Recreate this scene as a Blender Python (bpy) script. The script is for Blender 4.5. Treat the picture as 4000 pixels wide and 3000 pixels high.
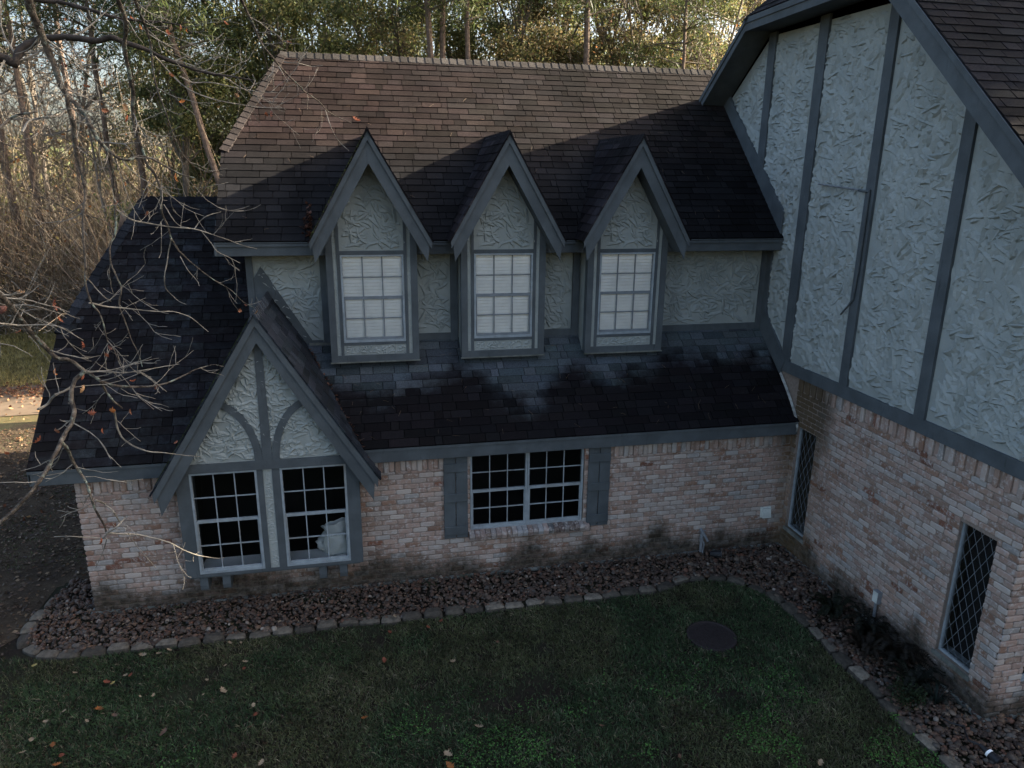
import bpy, math, random
import numpy as np
from mathutils import Matrix, Vector
R = np.random.RandomState(7); random.seed(7)
for o in list(bpy.data.objects): bpy.data.objects.remove(o)
scene = bpy.context.scene
col = scene.collection
# ------------------------------------------------------------------ camera
CAM = np.array([-7.0819, -10.2994, 6.2265])
CF = np.array([0.2018, 0.93966, -0.27626]); CR = np.array([0.97828, -0.20704, 0.01037]); CU = np.array([0.04745, 0.27235, 0.96103])
FPX = 2824.49
cd = bpy.data.cameras.new('camera'); cam = bpy.data.objects.new('camera', cd); col.objects.link(cam)
cam.matrix_world = Matrix(((CR[0], CU[0], -CF[0], CAM[0]), (CR[1], CU[1], -CF[1], CAM[1]), (CR[2], CU[2], -CF[2], CAM[2]), (0, 0, 0, 1)))
cd.sensor_width = 36; cd.lens = 36 * FPX / 4000; cd.clip_end = 2000
scene.camera = cam
# ------------------------------------------------------------------ sky, sun, exposure
SUN = np.array([1.0, 0.08, 0.47]); SUN /= np.linalg.norm(SUN)
w = bpy.data.worlds.new('World'); scene.world = w; w.use_nodes = True
wt = w.node_tree; bg = wt.nodes['Background']
sk = wt.nodes.new('ShaderNodeTexSky'); sk.sky_type = 'NISHITA'; sk.sun_disc = False
sk.sun_elevation = math.asin(SUN[2]); sk.sun_rotation = math.atan2(SUN[0], SUN[1]); sk.dust_density = 6.0; sk.air_density = 1.0; sk.ozone_density = 1.0
wt.links.new(sk.outputs[0], bg.inputs[0]); bg.inputs[1].default_value = 0.075
sd = bpy.data.lights.new('sun', 'SUN'); sd.energy = 4.6; sd.angle = math.radians(0.6); sd.color = (1, .87, .68)
so = bpy.data.objects.new('sun', sd); col.objects.link(so)
so.rotation_euler = Vector(-SUN).to_track_quat('-Z', 'Y').to_euler()
scene.view_settings.view_transform = 'Standard'; scene.view_settings.look = 'None'
scene.view_settings.exposure = 2.8; scene.view_settings.gamma = 1
try:
    scene.cycles.use_denoising = True; scene.cycles.max_bounces = 6; scene.cycles.transparent_max_bounces = 16
    scene.cycles.diffuse_bounces = 3; scene.cycles.glossy_bounces = 2; scene.cycles.caustics_reflective = False; scene.cycles.caustics_refractive = False
except Exception: pass

# ------------------------------------------------------------------ helpers
def at(px, py, n=None, c=0, dist=None):
    v = CF + CR * (px - 2000) / FPX - CU * (py - 1500) / FPX
    if dist is not None: return CAM + v * dist
    n = np.array(n, float); return CAM + v * (c - n @ CAM) / (n @ v)
def tag(o, label=None, cat=None, group=None, kind=None):
    if label: o['label'] = label
    if cat: o['category'] = cat
    if group: o['group'] = group
    if kind: o['kind'] = kind
    return o
def empty(name, loc=(0, 0, 0), parent=None):
    o = bpy.data.objects.new(name, None); col.objects.link(o); o.location = loc; o.empty_display_size = .2
    if parent: o.parent = parent
    return o
class MB:
    def __init__(s): s.v = []; s.n = 0; s.li = []; s.lt = []; s.c = []
    def add(s, verts, faces, c=None):
        verts = np.asarray(verts, float).reshape(-1, 3)
        for k, f in enumerate(faces):
            s.li.append(np.asarray(f, int) + s.n); s.lt.append(np.array([len(f)]))
        cc = np.ones((len(faces), 4)) * .5
        if c is not None: cc[:, :3] = np.asarray(c).reshape(-1, 3)
        s.c.append(cc); s.v.append(verts); s.n += len(verts); return s
    def bulk(s, verts, faces, c=None):
        # verts (N,3), faces (M,k) uniform
        faces = np.asarray(faces, int); m, k = faces.shape
        s.li.append((faces + s.n).ravel()); s.lt.append(np.full(m, k))
        cc = np.ones((m, 4)) * .5
        if c is not None: cc[:, :3] = c
        s.c.append(cc); s.v.append(np.asarray(verts, float)); s.n += len(verts); return s
    def box(s, a, b, c=None, M=None):
        x0, y0, z0 = np.minimum(a, b); x1, y1, z1 = np.maximum(a, b)
        v = np.array([(x0,y0,z0),(x1,y0,z0),(x1,y1,z0),(x0,y1,z0),(x0,y0,z1),(x1,y0,z1),(x1,y1,z1),(x0,y1,z1)])
        if M is not None: v = np.array([M(*p) for p in v])
        return s.add(v, [(0,3,2,1),(4,5,6,7),(0,1,5,4),(1,2,6,5),(2,3,7,6),(3,0,4,7)], c)
    def prism(s, pts, vec, c=None):
        pts = np.asarray(pts, float); n = len(pts); v = np.vstack([pts, pts + np.asarray(vec)])
        f = [tuple(range(n))[::-1], tuple(range(n, 2 * n))] + [(i, (i + 1) % n, n + (i + 1) % n, n + i) for i in range(n)]
        return s.add(v, f, c)
    def tube(s, pts, rad, k=6, c=None, cap=True):
        pts = np.asarray(pts, float); n = len(pts); rad = np.broadcast_to(np.asarray(rad, float), (n,))
        t = np.gradient(pts, axis=0); t /= np.linalg.norm(t, axis=1)[:, None] + 1e-9
        up = np.array([0, 0, 1.]) if abs(t[0][2]) < .9 else np.array([1., 0, 0])
        a = np.cross(t, up); a /= np.linalg.norm(a, axis=1)[:, None] + 1e-9; b = np.cross(t, a)
        th = np.arange(k) * 2 * np.pi / k
        v = pts[:, None] + rad[:, None, None] * (a[:, None] * np.cos(th)[None, :, None] + b[:, None] * np.sin(th)[None, :, None])
        i = np.arange(n - 1)[:, None] * k; j = np.arange(k)[None]
        q = np.stack([i + j, i + (j + 1) % k, i + k + (j + 1) % k, i + k + j], -1).reshape(-1, 4)
        s.bulk(v.reshape(-1, 3), q, c)
        if cap and k > 3:
            s.add(v[0], [tuple(range(k))], c); s.add(v[-1], [tuple(range(k))[::-1]], c)
        return s
    def build(s, name, mat, parent=None, smooth=False, vfun=None):
        me = bpy.data.meshes.new(name)
        if s.n:
            v = np.vstack(s.v); li = np.concatenate(s.li); lt = np.concatenate(s.lt)
            me.vertices.add(len(v)); me.vertices.foreach_set('co', v.astype(np.float32).ravel())
            me.loops.add(len(li)); me.loops.foreach_set('vertex_index', li.astype(np.int32))
            me.polygons.add(len(lt)); st = np.concatenate([[0], np.cumsum(lt)[:-1]])
            me.polygons.foreach_set('loop_start', st.astype(np.int32)); me.polygons.foreach_set('loop_total', lt.astype(np.int32))
            me.polygons.foreach_set('use_smooth', np.full(len(lt), bool(smooth)))
            me.update(calc_edges=True)
            a = me.attributes.new('col', 'FLOAT_COLOR', 'FACE'); a.data.foreach_set('color', np.vstack(s.c).astype(np.float32).ravel())
            if vfun is not None: pa = me.attributes.new('stain', 'FLOAT', 'POINT'); pa.data.foreach_set('value', np.asarray(vfun(v), np.float32))
            me.validate()
        me.materials.append(mat)
        o = bpy.data.objects.new(name, me); col.objects.link(o)
        if parent: o.parent = parent
        return o
def copy_tree(o, parent=None):
    c = o.copy(); col.objects.link(c); c.parent = parent
    for ch in list(o.children): copy_tree(ch, c)
    return c
def clip(poly, cp):
    # Sutherland-Hodgman, both lists of 2-D points, cp convex counter-clockwise
    out = [tuple(p) for p in poly]
    for i in range(len(cp)):
        a, b = cp[i], cp[(i + 1) % len(cp)]; ex, ey = b[0] - a[0], b[1] - a[1]
        inp, out = out, []
        if not inp: break
        def sd_(p): return ex * (p[1] - a[1]) - ey * (p[0] - a[0])
        for k in range(len(inp)):
            p, q = inp[k - 1], inp[k]; dp, dq = sd_(p), sd_(q)
            if dq >= 0:
                if dp < 0: t = dp / (dp - dq); out.append((p[0] + t * (q[0] - p[0]), p[1] + t * (q[1] - p[1])))
                out.append(q)
            elif dp >= 0:
                t = dp / (dp - dq); out.append((p[0] + t * (q[0] - p[0]), p[1] + t * (q[1] - p[1])))
    r = []
    for p in out:
        if not r or abs(p[0] - r[-1][0]) + abs(p[1] - r[-1][1]) > 1e-5: r.append(p)
    if len(r) > 2 and abs(r[0][0] - r[-1][0]) + abs(r[0][1] - r[-1][1]) < 1e-5: r.pop()
    return r if len(r) > 2 else []
def ccw(p):
    a = sum(p[i - 1][0] * p[i][1] - p[i][0] * p[i - 1][1] for i in range(len(p)))
    return list(p) if a > 0 else list(p)[::-1]
def inside(p, poly):
    x, y = p; r = False
    for i in range(len(poly)):
        (x1, y1), (x2, y2) = poly[i - 1], poly[i]
        if (y1 > y) != (y2 > y) and x < (x2 - x1) * (y - y1) / (y2 - y1) + x1: r = not r
    return r
_g = R.rand(64, 64)
def vnoise(x, y):
    x = np.asarray(x, float); y = np.asarray(y, float)
    xi = np.floor(x).astype(int); yi = np.floor(y).astype(int); fx = x - xi; fy = y - yi
    fx = fx * fx * (3 - 2 * fx); fy = fy * fy * (3 - 2 * fy)
    g = lambda a, b: _g[a % 64, b % 64]
    return (g(xi, yi) * (1 - fx) + g(xi + 1, yi) * fx) * (1 - fy) + (g(xi, yi + 1) * (1 - fx) + g(xi + 1, yi + 1) * fx) * fy
def fbm(x, y): return .55 * vnoise(x, y) + .3 * vnoise(x * 2.1 + 7, y * 2.1) + .15 * vnoise(x * 4.3, y * 4.3 + 5)
def sst(a, b, x): t = np.clip((x - a) / (b - a), 0, 1); return t * t * (3 - 2 * t)

# ------------------------------------------------------------------ materials
class NT:
    def __init__(s, name, rough=.9, spec=.3):
        s.m = bpy.data.materials.new(name); s.m.use_nodes = True; s.t = s.m.node_tree; s.b = s.t.nodes['Principled BSDF']
        s.b.inputs['Roughness'].default_value = rough; s.b.inputs['Specular IOR Level'].default_value = spec
        s.tc = s.t.nodes.new('ShaderNodeNewGeometry'); s.pos = s.tc.outputs['Position']
    def n(s, typ, **k):
        x = s.t.nodes.new(typ)
        for a, b in k.items(): setattr(x, a, b)
        return x
    def L(s, a, b): s.t.links.new(a, b)
    def val(s, sock, v):
        if hasattr(v, 'links') or hasattr(v, 'is_output'): s.L(v, sock)
        else: sock.default_value = v
    def noise(s, scale, detail=4, rough=.6, sc=None, vec=None, dist=0):
        v = vec or s.pos
        if sc is not None:
            mp = s.n('ShaderNodeMapping'); mp.inputs['Scale'].default_value = sc; s.L(v, mp.inputs[0]); v = mp.outputs[0]
        x = s.n('ShaderNodeTexNoise'); x.inputs['Scale'].default_value = scale; x.inputs['Detail'].default_value = detail; x.inputs['Roughness'].default_value = rough
        x.inputs['Distortion'].default_value = dist; s.L(v, x.inputs['Vector']); return x.outputs['Fac']
    def rng(s, v, a, b, c=0, d=1):
        x = s.n('ShaderNodeMapRange'); x.interpolation_type = 'SMOOTHSTEP'; s.val(x.inputs[0], v)
        for i, q in enumerate((a, b, c, d)): x.inputs[i + 1].default_value = q
        return x.outputs[0]
    def math(s, op, a, b=0): x = s.n('ShaderNodeMath', operation=op); s.val(x.inputs[0], a); s.val(x.inputs[1], b); return x.outputs[0]
    def mix(s, f, a, b, mode='MIX'):
        x = s.n('ShaderNodeMix', data_type='RGBA', blend_type=mode); s.val(x.inputs[0], f)
        s.val(x.inputs[6], a if not isinstance(a, tuple) else (*a, 1)); s.val(x.inputs[7], b if not isinstance(b, tuple) else (*b, 1)); return x.outputs[2]
    def attr(s): x = s.n('ShaderNodeAttribute', attribute_name='col'); return x.outputs['Color']
    def xyz(s): x = s.n('ShaderNodeSeparateXYZ'); s.L(s.pos, x.inputs[0]); return x.outputs
    def bump(s, h, strength=.5, dist=.01):
        x = s.n('ShaderNodeBump'); x.inputs['Strength'].default_value = strength; x.inputs['Distance'].default_value = dist; s.L(h, x.inputs['Height']); s.L(x.outputs[0], s.b.inputs['Normal'])
    def color(s, c): s.val(s.b.inputs['Base Color'], c if not isinstance(c, tuple) else (*c, 1)); return s
def scale_rgb(t, c, f):  # colour * scalar socket
    x = t.n('ShaderNodeVectorMath', operation='SCALE'); t.val(x.inputs[0], c); t.val(x.inputs['Scale'], f); return x.outputs[0]
M = {}
def mk(name, rgb, rough=.85, var=.25, nscale=6, bumpd=.004, bscale=60, spec=.3, dirt=None):
    t = NT(name, rough, spec)
    c = scale_rgb(t, (rgb), t.rng(t.noise(nscale), .3, .7, 1 - var, 1 + var)) if 0 else None
    a = t.mix(t.rng(t.noise(nscale), .3, .7), tuple(q * (1 - var) for q in rgb), tuple(min(1, q * (1 + var)) for q in rgb))
    if dirt:
        a = t.mix(t.rng(t.noise(1.7, 6), .5, .75), a, dirt); a = t.mix(t.rng(t.noise(5, 6, .7, (3, 3, .5)), .56, .74, 0, .55), a, tuple(q * .55 for q in dirt))
    t.color(a)
    if bumpd: t.bump(t.noise(bscale), .6, bumpd)
    M[name] = t.m; return t
mk('trim', (.070, .081, .087), .75, .16, 3, .004, 90, dirt=(.050, .060, .066))
mk('window_metal', (.25, .285, .305), .5, .15, 8, .001, dirt=(.2, .2, .19))
mk('muntin_metal', (.16, .18, .195), .5, .12, 8, 0)
mk('white_paint', (.92, .92, .90), .5, .06, 5, .001)
mk('dark_room', (.012, .012, .013), 1, .2, 2, 0)
mk('room_olive', (.07, .072, .055), .9, .1, 2, 0)
mk('concrete', (.13, .135, .12), .95, .35, 5, .006, 40, dirt=(.05, .055, .035))
mk('mortar', (.25, .205, .165), .95, .2, 20, .006, 120)
mk('metal_grey', (.16, .17, .18), .45, .2, 12, .001)
mk('black_plastic', (.012, .012, .014), .45, .2, 12, .001)
mk('iron', (.020, .015, .015), .75, .3, 25, .004)
mk('pale_plastic', (.5, .52, .48), .6, .12, 9, .001)
mk('flashing', (.24, .24, .22), .6, .4, 12, .003, dirt=(.17, .09, .06))
mk('moss', (.030, .040, .012), 1, .5, 20, .02, 60)
# stucco
t = NT('stucco', .85, .25)
a = t.mix(t.rng(t.noise(2.2, 5), .35, .7), (.245, .268, .255), (.30, .322, .306))
a = t.mix(t.rng(t.noise(7, 5, .7), .62, .8), a, (.20, .205, .17))
t.color(a); 
h = t.noise(9, 5, .65, (1, 1, 1), dist=1.2)
t.bump(t.math('ADD', t.math('MULTIPLY', h, 1.0), t.math('MULTIPLY', t.noise(60), .15)), .55, .02)
M['stucco'] = t.m
# shingles: per-tab colour attribute x grain
t = NT('shingles', .95, .06)
a = scale_rgb(t, t.attr(), t.rng(t.noise(45, 5, .8), .25, .75, .55, 1.45))
a = scale_rgb(t, a, t.rng(t.noise(1.3, 5, .6, (1, 1, .35)), .3, .7, .72, 1.2))
t.color(a); t.bump(t.noise(150, 3), .7, .004); M['shingles'] = t.m
t = NT('shingles_washed', .95, .06); at_ = t.n('ShaderNodeAttribute', attribute_name='stain')
mk_ = t.rng(t.math('ADD', at_.outputs['Fac'], t.math('ADD', t.math('MULTIPLY', t.noise(6, 6, .8), .9), t.math('ADD', t.math('MULTIPLY', t.attr(), .18), -.63))), .12, .88)
g = t.rng(t.noise(45, 5, .8), .25, .75, .6, 1.4)
a = scale_rgb(t, t.mix(mk_, (.0100, .0090, .0098), (.060, .071, .078)), g); a = t.mix(1.0, a, t.attr(), 'MULTIPLY'); t.color(a); t.bump(t.noise(150, 3), .7, .004); M['shingles_washed'] = t.m
# brick
t = NT('brick', .93, .2)
n1 = t.noise(14, 6, .75); n2 = t.noise(3, 4)
a = t.mix(t.rng(n1, .47, .68), t.attr(), (.42, .38, .35))
a = t.mix(t.rng(t.noise(24, 5, .8), .6, .78), a, (.15, .10, .08))
x, y, z = t.xyz()
st = t.rng(t.math('ADD', z, t.math('ADD', t.math('MULTIPLY', t.noise(.8, 3, .5, (1.3, 1.3, .2)), -1.5), t.math('MULTIPLY', t.noise(11, 6, .8), -.55))), -.86, -.44, 1, 0)
gr = t.rng(t.noise(9, 5, .7), .3, .7, .72, 1)
a = t.mix(t.math('MULTIPLY', st, gr), a, (.019, .0165, .011))
# run-off stain below the roof flashing where the wing meets the house
d1 = t.n('ShaderNodeVectorMath', operation='DISTANCE'); mp = t.n('ShaderNodeMapping'); mp.inputs['Scale'].default_value = (1, 1, .62); t.L(t.pos, mp.inputs[0]); t.L(mp.outputs[0], d1.inputs[0]); d1.inputs[1].default_value = (0, -.35, 1.62)
k = t.rng(t.math('ADD', d1.outputs['Value'], t.math('MULTIPLY', t.noise(5, 6, .7), -.6)), .05, .55, 1, 0)
a = t.mix(t.math('MULTIPLY', k, .85), a, (.03, .027, .02))
gy = t.rng(t.math('ADD', y, t.math('MULTIPLY', n2, .8)), -.9, .2, 0, .45); gx = t.rng(x, -.3, -.02, 0, 1)
a = t.mix(t.math('MULTIPLY', gy, gx), a, (.12, .075, .03))
t.color(a); t.bump(t.math('ADD', n1, t.noise(60, 4)), .7, .006); M['brick'] = t.m
M['brick_mortar'] = None
t2 = NT('brick_mortar', .95, .2)
x, y, z = t2.xyz()
st = t2.rng(t2.math('ADD', z, t2.math('ADD', t2.math('MULTIPLY', t2.noise(.8, 3, .5, (1.3, 1.3, .2)), -1.5), t2.math('MULTIPLY', t2.noise(11, 6, .8), -.55))), -.86, -.44, 1, 0)
a = t2.mix(t2.rng(t2.noise(20, 5), .3, .7), (.19, .15, .125), (.25, .20, .165))
t2.color(t2.mix(t2.math('MULTIPLY', st, .85), a, (.06, .052, .035))); t2.bump(t2.noise(90, 4), .7, .006); M['brick_mortar'] = t2.m
# attribute-coloured materials
def mka(name, rough=.9, gs=20, lo=.6, hi=1.4, bumpd=.004, spec=.3):
    t = NT(name, rough, spec); t.color(scale_rgb(t, t.attr(), t.rng(t.noise(gs, 5, .7), .25, .75, lo, hi)))
    if bumpd: t.bump(t.noise(gs * 2.5), .6, bumpd)
    M[name] = t.m
mka('rock', .7, 25, .65, 1.35, .004, .4); mka('paver', .9, 14, .55, 1.4, .012, .25); mka('bark', .95, 9, .5, 1.5, .02, .2)
def mkleaf(name, trans=.35, gs=3):
    t = NT(name, .55, .3); c = scale_rgb(t, t.attr(), t.rng(t.noise(gs, 3), .3, .7, .7, 1.3)); t.color(c)
    tr = t.n('ShaderNodeBsdfTranslucent'); t.L(c, tr.inputs[0]); mx = t.n('ShaderNodeMixShader'); mx.inputs[0].default_value = trans
    t.L(t.b.outputs[0], mx.inputs[1]); t.L(tr.outputs[0], mx.inputs[2]); t.L(mx.outputs[0], t.t.nodes['Material Output'].inputs[0]); M[name] = t.m
mkleaf('foliage', .5); mkleaf('grass', .25, 2); mkleaf('dry_leaf', .3, 12)
# lichen bark for the near oak
t = NT('oak_bark', .95, .2)
a = t.mix(t.rng(t.noise(14, 6, .7), .35, .7), (.028, .022, .018), (.16, .135, .11))
a = t.mix(t.rng(t.noise(8, 6, .75), .52, .66), a, (.21, .25, .21)); t.color(a); t.bump(t.noise(40, 6), .9, .02); M['oak_bark'] = t.m
mk('dark_bark', (.035, .028, .024), .9, .5, 10, .01)
mk('twig_bark', (.20, .18, .15), .9, .45, 10, 0)
# glass
def glass(name, tint, fr=1.45):
    m = bpy.data.materials.new(name); m.use_nodes = True; nt = m.node_tree; nt.nodes.clear()
    o = nt.nodes.new('ShaderNodeOutputMaterial'); mx = nt.nodes.new('ShaderNodeMixShader'); tp = nt.nodes.new('ShaderNodeBsdfTransparent'); gl = nt.nodes.new('ShaderNodeBsdfGlossy'); fz = nt.nodes.new('ShaderNodeFresnel')
    fz.inputs[0].default_value = fr; gl.inputs['Roughness'].default_value = .02; tp.inputs[0].default_value = (*tint, 1)
    nt.links.new(fz.outputs[0], mx.inputs[0]); nt.links.new(tp.outputs[0], mx.inputs[1]); nt.links.new(gl.outputs[0], mx.inputs[2]); nt.links.new(mx.outputs[0], o.inputs[0]); M[name] = m
glass('glass', (.98, .99, .99))
# plastic bag
t = NT('bag_plastic', .35, .5); t.color((.78, .82, .82)); tr = t.n('ShaderNodeBsdfTranslucent'); tr.inputs[0].default_value = (.8, .84, .84, 1)
mx = t.n('ShaderNodeMixShader'); mx.inputs[0].default_value = .35; t.L(t.b.outputs[0], mx.inputs[1]); t.L(tr.outputs[0], mx.inputs[2]); t.L(mx.outputs[0], t.t.nodes['Material Output'].inputs[0]); M['bag'] = t.m
# ground materials
t = NT('lawn_soil', 1, .1)
a = t.mix(t.rng(t.noise(1.2, 6, .7), .35, .7), (.020, .015, .012), (.026, .030, .016))
a = t.mix(t.rng(t.noise(14, 6, .8), .5, .75), a, (.050, .038, .026)); t.color(a); t.bump(t.noise(25, 6, .8), 1, .04); M['lawn_soil'] = t.m
t = NT('ground_leaf_litter', 1, .1)
a = t.mix(t.rng(t.noise(.35, 6, .7), .35, .65), (.10, .075, .045), (.09, .10, .035))
a = t.mix(t.rng(t.noise(6, 6, .8), .5, .7), a, (.17, .115, .065)); t.color(a); t.bump(t.noise(18, 6, .8), 1, .05); M['ground'] = t.m
t = NT('drive_concrete', .95, .2)
a = t.mix(t.rng(t.noise(1.2, 6, .7), .3, .7), (.10, .075, .052), (.14, .105, .075)); a = t.mix(t.rng(t.noise(9, 6, .8), .55, .72), a, (.12, .065, .035)); t.color(a); M['drive'] = t.m

# ------------------------------------------------------------------ setting
def sheet(name, pts, z, mat):
    m = MB(); m.add([(x, y, z) for x, y in pts], [tuple(range(len(pts)))]); return tag(m.build(name, mat), kind='structure')
sheet('ground', [(-400, -300), (400, -300), (400, 500), (-400, 500)], -.03, M['ground'])
sheet('lawn', [(-30, -40), (30, -40), (30, 0.6), (-11.4, 0.6), (-11.4, 9.6), (-30, 9.6)], -.012, M['lawn_soil'])
t = NT('soil_brown', 1, .1); a = t.mix(t.rng(t.noise(1.6, 6, .7), .35, .7), (.050, .037, .026), (.085, .064, .043)); a = t.mix(t.rng(t.noise(12, 6, .8), .55, .75), a, (.11, .08, .055)); t.color(a); t.bump(t.noise(22, 6, .8), 1, .05); M['soil_brown'] = t.m
sheet('bare_soil', [(-17, -1.5), (-14.5, -2.4), (-12.6, -1.3), (-11.95, -.4), (-11.9, .9), (-11.0, 1.1), (-11.0, 7), (-12, 9.2), (-20, 8.6)], -.006, M['soil_brown'])
sheet('driveway', [(-30, 9.3), (-13.2, 10.4), (-12.0, 13.6), (-30, 12.6)], -.008, M['drive'])

# ------------------------------------------------------------------ the house
house = empty('house'); tag(house, 'two storey tudor style house of pale brick, grey stucco and dark shingle roofs', 'house')
# --- shingled planes
def shing(mb, O, U, V, polys, colf, course=.146, seed=1, toff=0.0, raise_=.0065):
    O, U, V = map(lambda q: np.array(q, float), (O, U, V)); N = np.cross(U, V); N /= np.linalg.norm(N)
    rr = random.Random(seed); polys = [ccw(p) for p in polys]
    s0 = min(p[0] for q in polys for p in q); s1 = max(p[0] for q in polys for p in q); t0 = min(p[1] for q in polys for p in q); t1 = max(p[1] for q in polys for p in q)
    j = math.floor((t0 - toff) / course)
    while toff + j * course < t1:
        ta = toff + j * course; s = s0 - rr.random() * .3; hi = rr.random() < .5; ph = rr.random() * 6
        while s < s1:
            wd = rr.choice((.12, .2, .24, .3, .34, .4, .46)) * rr.uniform(.8, 1.15); hb = raise_ + .003 + (.003 if hi else 0) + rr.uniform(-.0008, .0012)
            wob = .004 * math.sin(s * 1.7 + ph)
            rect = [(s + .005, ta + wob), (s + wd - .005, ta + wob), (s + wd - .005, ta + course + .012), (s + .005, ta + course + .012)]
            c = colf(s + wd / 2, ta + course / 2, hi, rr)
            for pl in polys:
                q = clip(rect, pl)
                if not q: continue
                top = [O + U * a + V * b + N * (.003 + hb * (1 - (b - ta) / (course + .012))) for a, b in q]
                bot = [O + U * a + V * b - N * .012 for a, b in q]
                n = len(q); mb.add(np.array(top + bot), [tuple(range(n))] + [(i, n + i, n + (i + 1) % n, (i + 1) % n) for i in range(n)], c)
            s += wd; hi = not hi
        j += 1
def capline(mb, p0, p1, n1, n2, wd=.13, step=.13, seed=3, colr=(.075, .068, .066)):
    # bent cap shingles along a ridge or hip; n1, n2 = in-plane directions going down each side
    p0, p1, n1, n2 = [np.array(q, float) for q in (p0, p1, n1, n2)]; L = np.linalg.norm(p1 - p0); d = (p1 - p0) / L; rr = random.Random(seed)
    up = -(n1 + n2); up = up / np.linalg.norm(up); n = int(L / step) + 1
    for i in range(n):
        a = p0 + d * (i * step - .01); b = p0 + d * min((i + 1) * step + .02, L); h0, h1 = .034, .016
        k = rr.uniform(.75, 1.3); w0 = wd * rr.uniform(.95, 1.05)
        v = [a + n1 * w0 + up * h0 * .8, a + up * (h0 + .012), a + n2 * w0 + up * h0 * .8, b + n1 * w0 + up * h1 * .8, b + up * (h1 + .012), b + n2 * w0 + up * h1 * .8]
        v += [a + n1 * w0 - up * .02, a - up * .01, a + n2 * w0 - up * .02, b + n1 * w0 - up * .02, b + n2 * w0 - up * .02]
        mb.add(v, [(0, 3, 4, 1), (1, 4, 5, 2), (0, 1, 7, 6), (1, 2, 8, 7), (0, 6, 9, 3), (2, 5, 10, 8)], tuple(q * k for q in colr))
nz = lambda v: np.array(v, float) / np.linalg.norm(v)
def roofcol(base, var, f=None):
    def g(s, t_, hi, rr):
        k = rr.uniform(1 - var, 1 + var) * (1.0 if hi else .9); c = np.array(base) * k
        c = c * np.array([1 + rr.uniform(-.06, .08), 1, 1 + rr.uniform(-.06, .06)])
        if f is not None: c = f(s, t_, c)
        return c
    return g
mM = .9257; cM = math.hypot(1, mM); VM = (0, 1 / cM, mM / cM); RY, RZ = 4.13, 8.262; EY, EZ = .90, 5.272; XL = -9.08; HY, HZ = 2.30, EZ + mM * 1.40; HX = -8.22
TM = (RY - EY) * cM; TH = (HY - EY) * cM
def mainf(s, t_, c):
    x = s; st = sst(.5, .72, fbm(x * 1.6 + 3, t_ * .5))         # dark algae streaks run down the slope
    c = c * (1 - .35 * st)
    c = c * (1 + np.array((.26, .05, 0)) * float(sst(-3.5, -7.5, x) * sst(1.6, 2.6, t_)))
    bl = float(sst(2.4, 1.2, t_)); c = c * (1 - bl) + np.array((.0145, .0143, .0155)) * (c.mean() / .0185) * bl  # shaded lower slope bluish, sunlit upper left browner, both put into tab colour
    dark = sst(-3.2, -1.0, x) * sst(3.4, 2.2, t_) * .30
    strk = sst(.62, .8, fbm(x * 6, t_ * .7)) * sst(-2.2, -1.2, x) * .9
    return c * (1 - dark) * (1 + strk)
mb = MB()
shing(mb, (0, EY, EZ), (1, 0, 0), VM, [[(XL, 0), (1.6, 0), (1.6, TM), (HX, TM), (XL, TH)]], roofcol((.0180, .0152, .0145), .32, mainf), seed=11)
mb.build('main_roof', M['shingles'], house)
# deck, back slope and the clipped left end
BY = 2 * RY - EY; mb = MB(); e = .03
mb.add([(XL, EY, EZ - e), (1.6, EY, EZ - e), (1.6, RY, RZ - e), (HX, RY, RZ - e), (XL, HY, HZ - e), (1.6, BY, EZ), (XL, BY, EZ), (XL, 2 * RY - HY, HZ), (HX, RY, RZ)],
       [(0, 1, 2, 3, 4), (2, 5, 6, 7, 8), (4, 8, 7), (0, 4, 7, 6)], (.012, .011, .011)); mb.build('roof_deck', M['shingles'], house)
mb = MB(); hipd = nz(np.array([HX, RY, RZ]) - np.array([XL, HY, HZ])); capline(mb, (XL, HY, HZ + .0), (HX, RY, RZ), nz(np.cross(hipd, nz((0, -mM, 1)))) * 1.0, nz((-.5, .9, -.35)), .12, .14, 5, (.026, .022, .021))
capline(mb, (HX, RY, RZ), (1.6, RY, RZ), nz((0, -1, -mM)), nz((0, 1, -mM)), .13, .15, 6, (.045, .041, .038))
mb.build('ridge_cap', M['shingles'], house)
# lower roof with its long left end
mL = .8784; cL = math.hypot(1, mL); VL = (0, 1 / cL, mL / cL); LY, LZ = -.15, 2.35; LXL = -11.56
def TT(y): return (y - LY) * cL
def washed(V):
    x, t2_ = V[:, 0], V[:, 1] - LY; n = fbm(x * 2.2, t2_ * 2.0)
    # cleaner blue-grey granules where rain runs off each dormer, black algae between and below
    dep = np.full(len(x), .22) + .14 * sst(-2.2, -1.6, x)
    for dx, ww, dd_ in ((-6.80, 1.0, .70), (-4.70, .66, .88), (-2.85, .9, .60)): dep = np.maximum(dep, dd_ * np.exp(-((x - dx) / ww) ** 4))
    dep += (n - .5) * .35 + (fbm(x * 5.5, t2_ * .5) - .5) * .75; m = np.where(x > -8.6, sst(.5, -.3, (1.48 - t2_) - dep), 0)
    m = np.maximum(m, .12 * sst(-6.9, -8.4, x) * (.6 + .7 * sst(.35, .65, n)) + .10 * sst(-5.5, -8, x))
    strk = sst(.60, .8, fbm(x * 7, t2_ * .8 + 9)) * sst(-1.4, -.6, x) * .35
    return np.clip(m + strk, 0, 1)
def lowf(s, t_, c): return c * 12.5
mb = MB()
shing(mb, (0, LY, LZ), (1, 0, 0), VL, [[(-8.74, 0), (0, 0), (0, TT(1.40)), (-8.74, TT(1.40))], [(LXL, 0), (-8.74, 0), (-8.74, TT(3.76)), (-10.70, TT(3.76)), (LXL, TT(1.60))]], roofcol((.08, .08, .08), .3, lowf), seed=21)
mb.build('lower_roof', M['shingles_washed'], house, vfun=washed)
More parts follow.
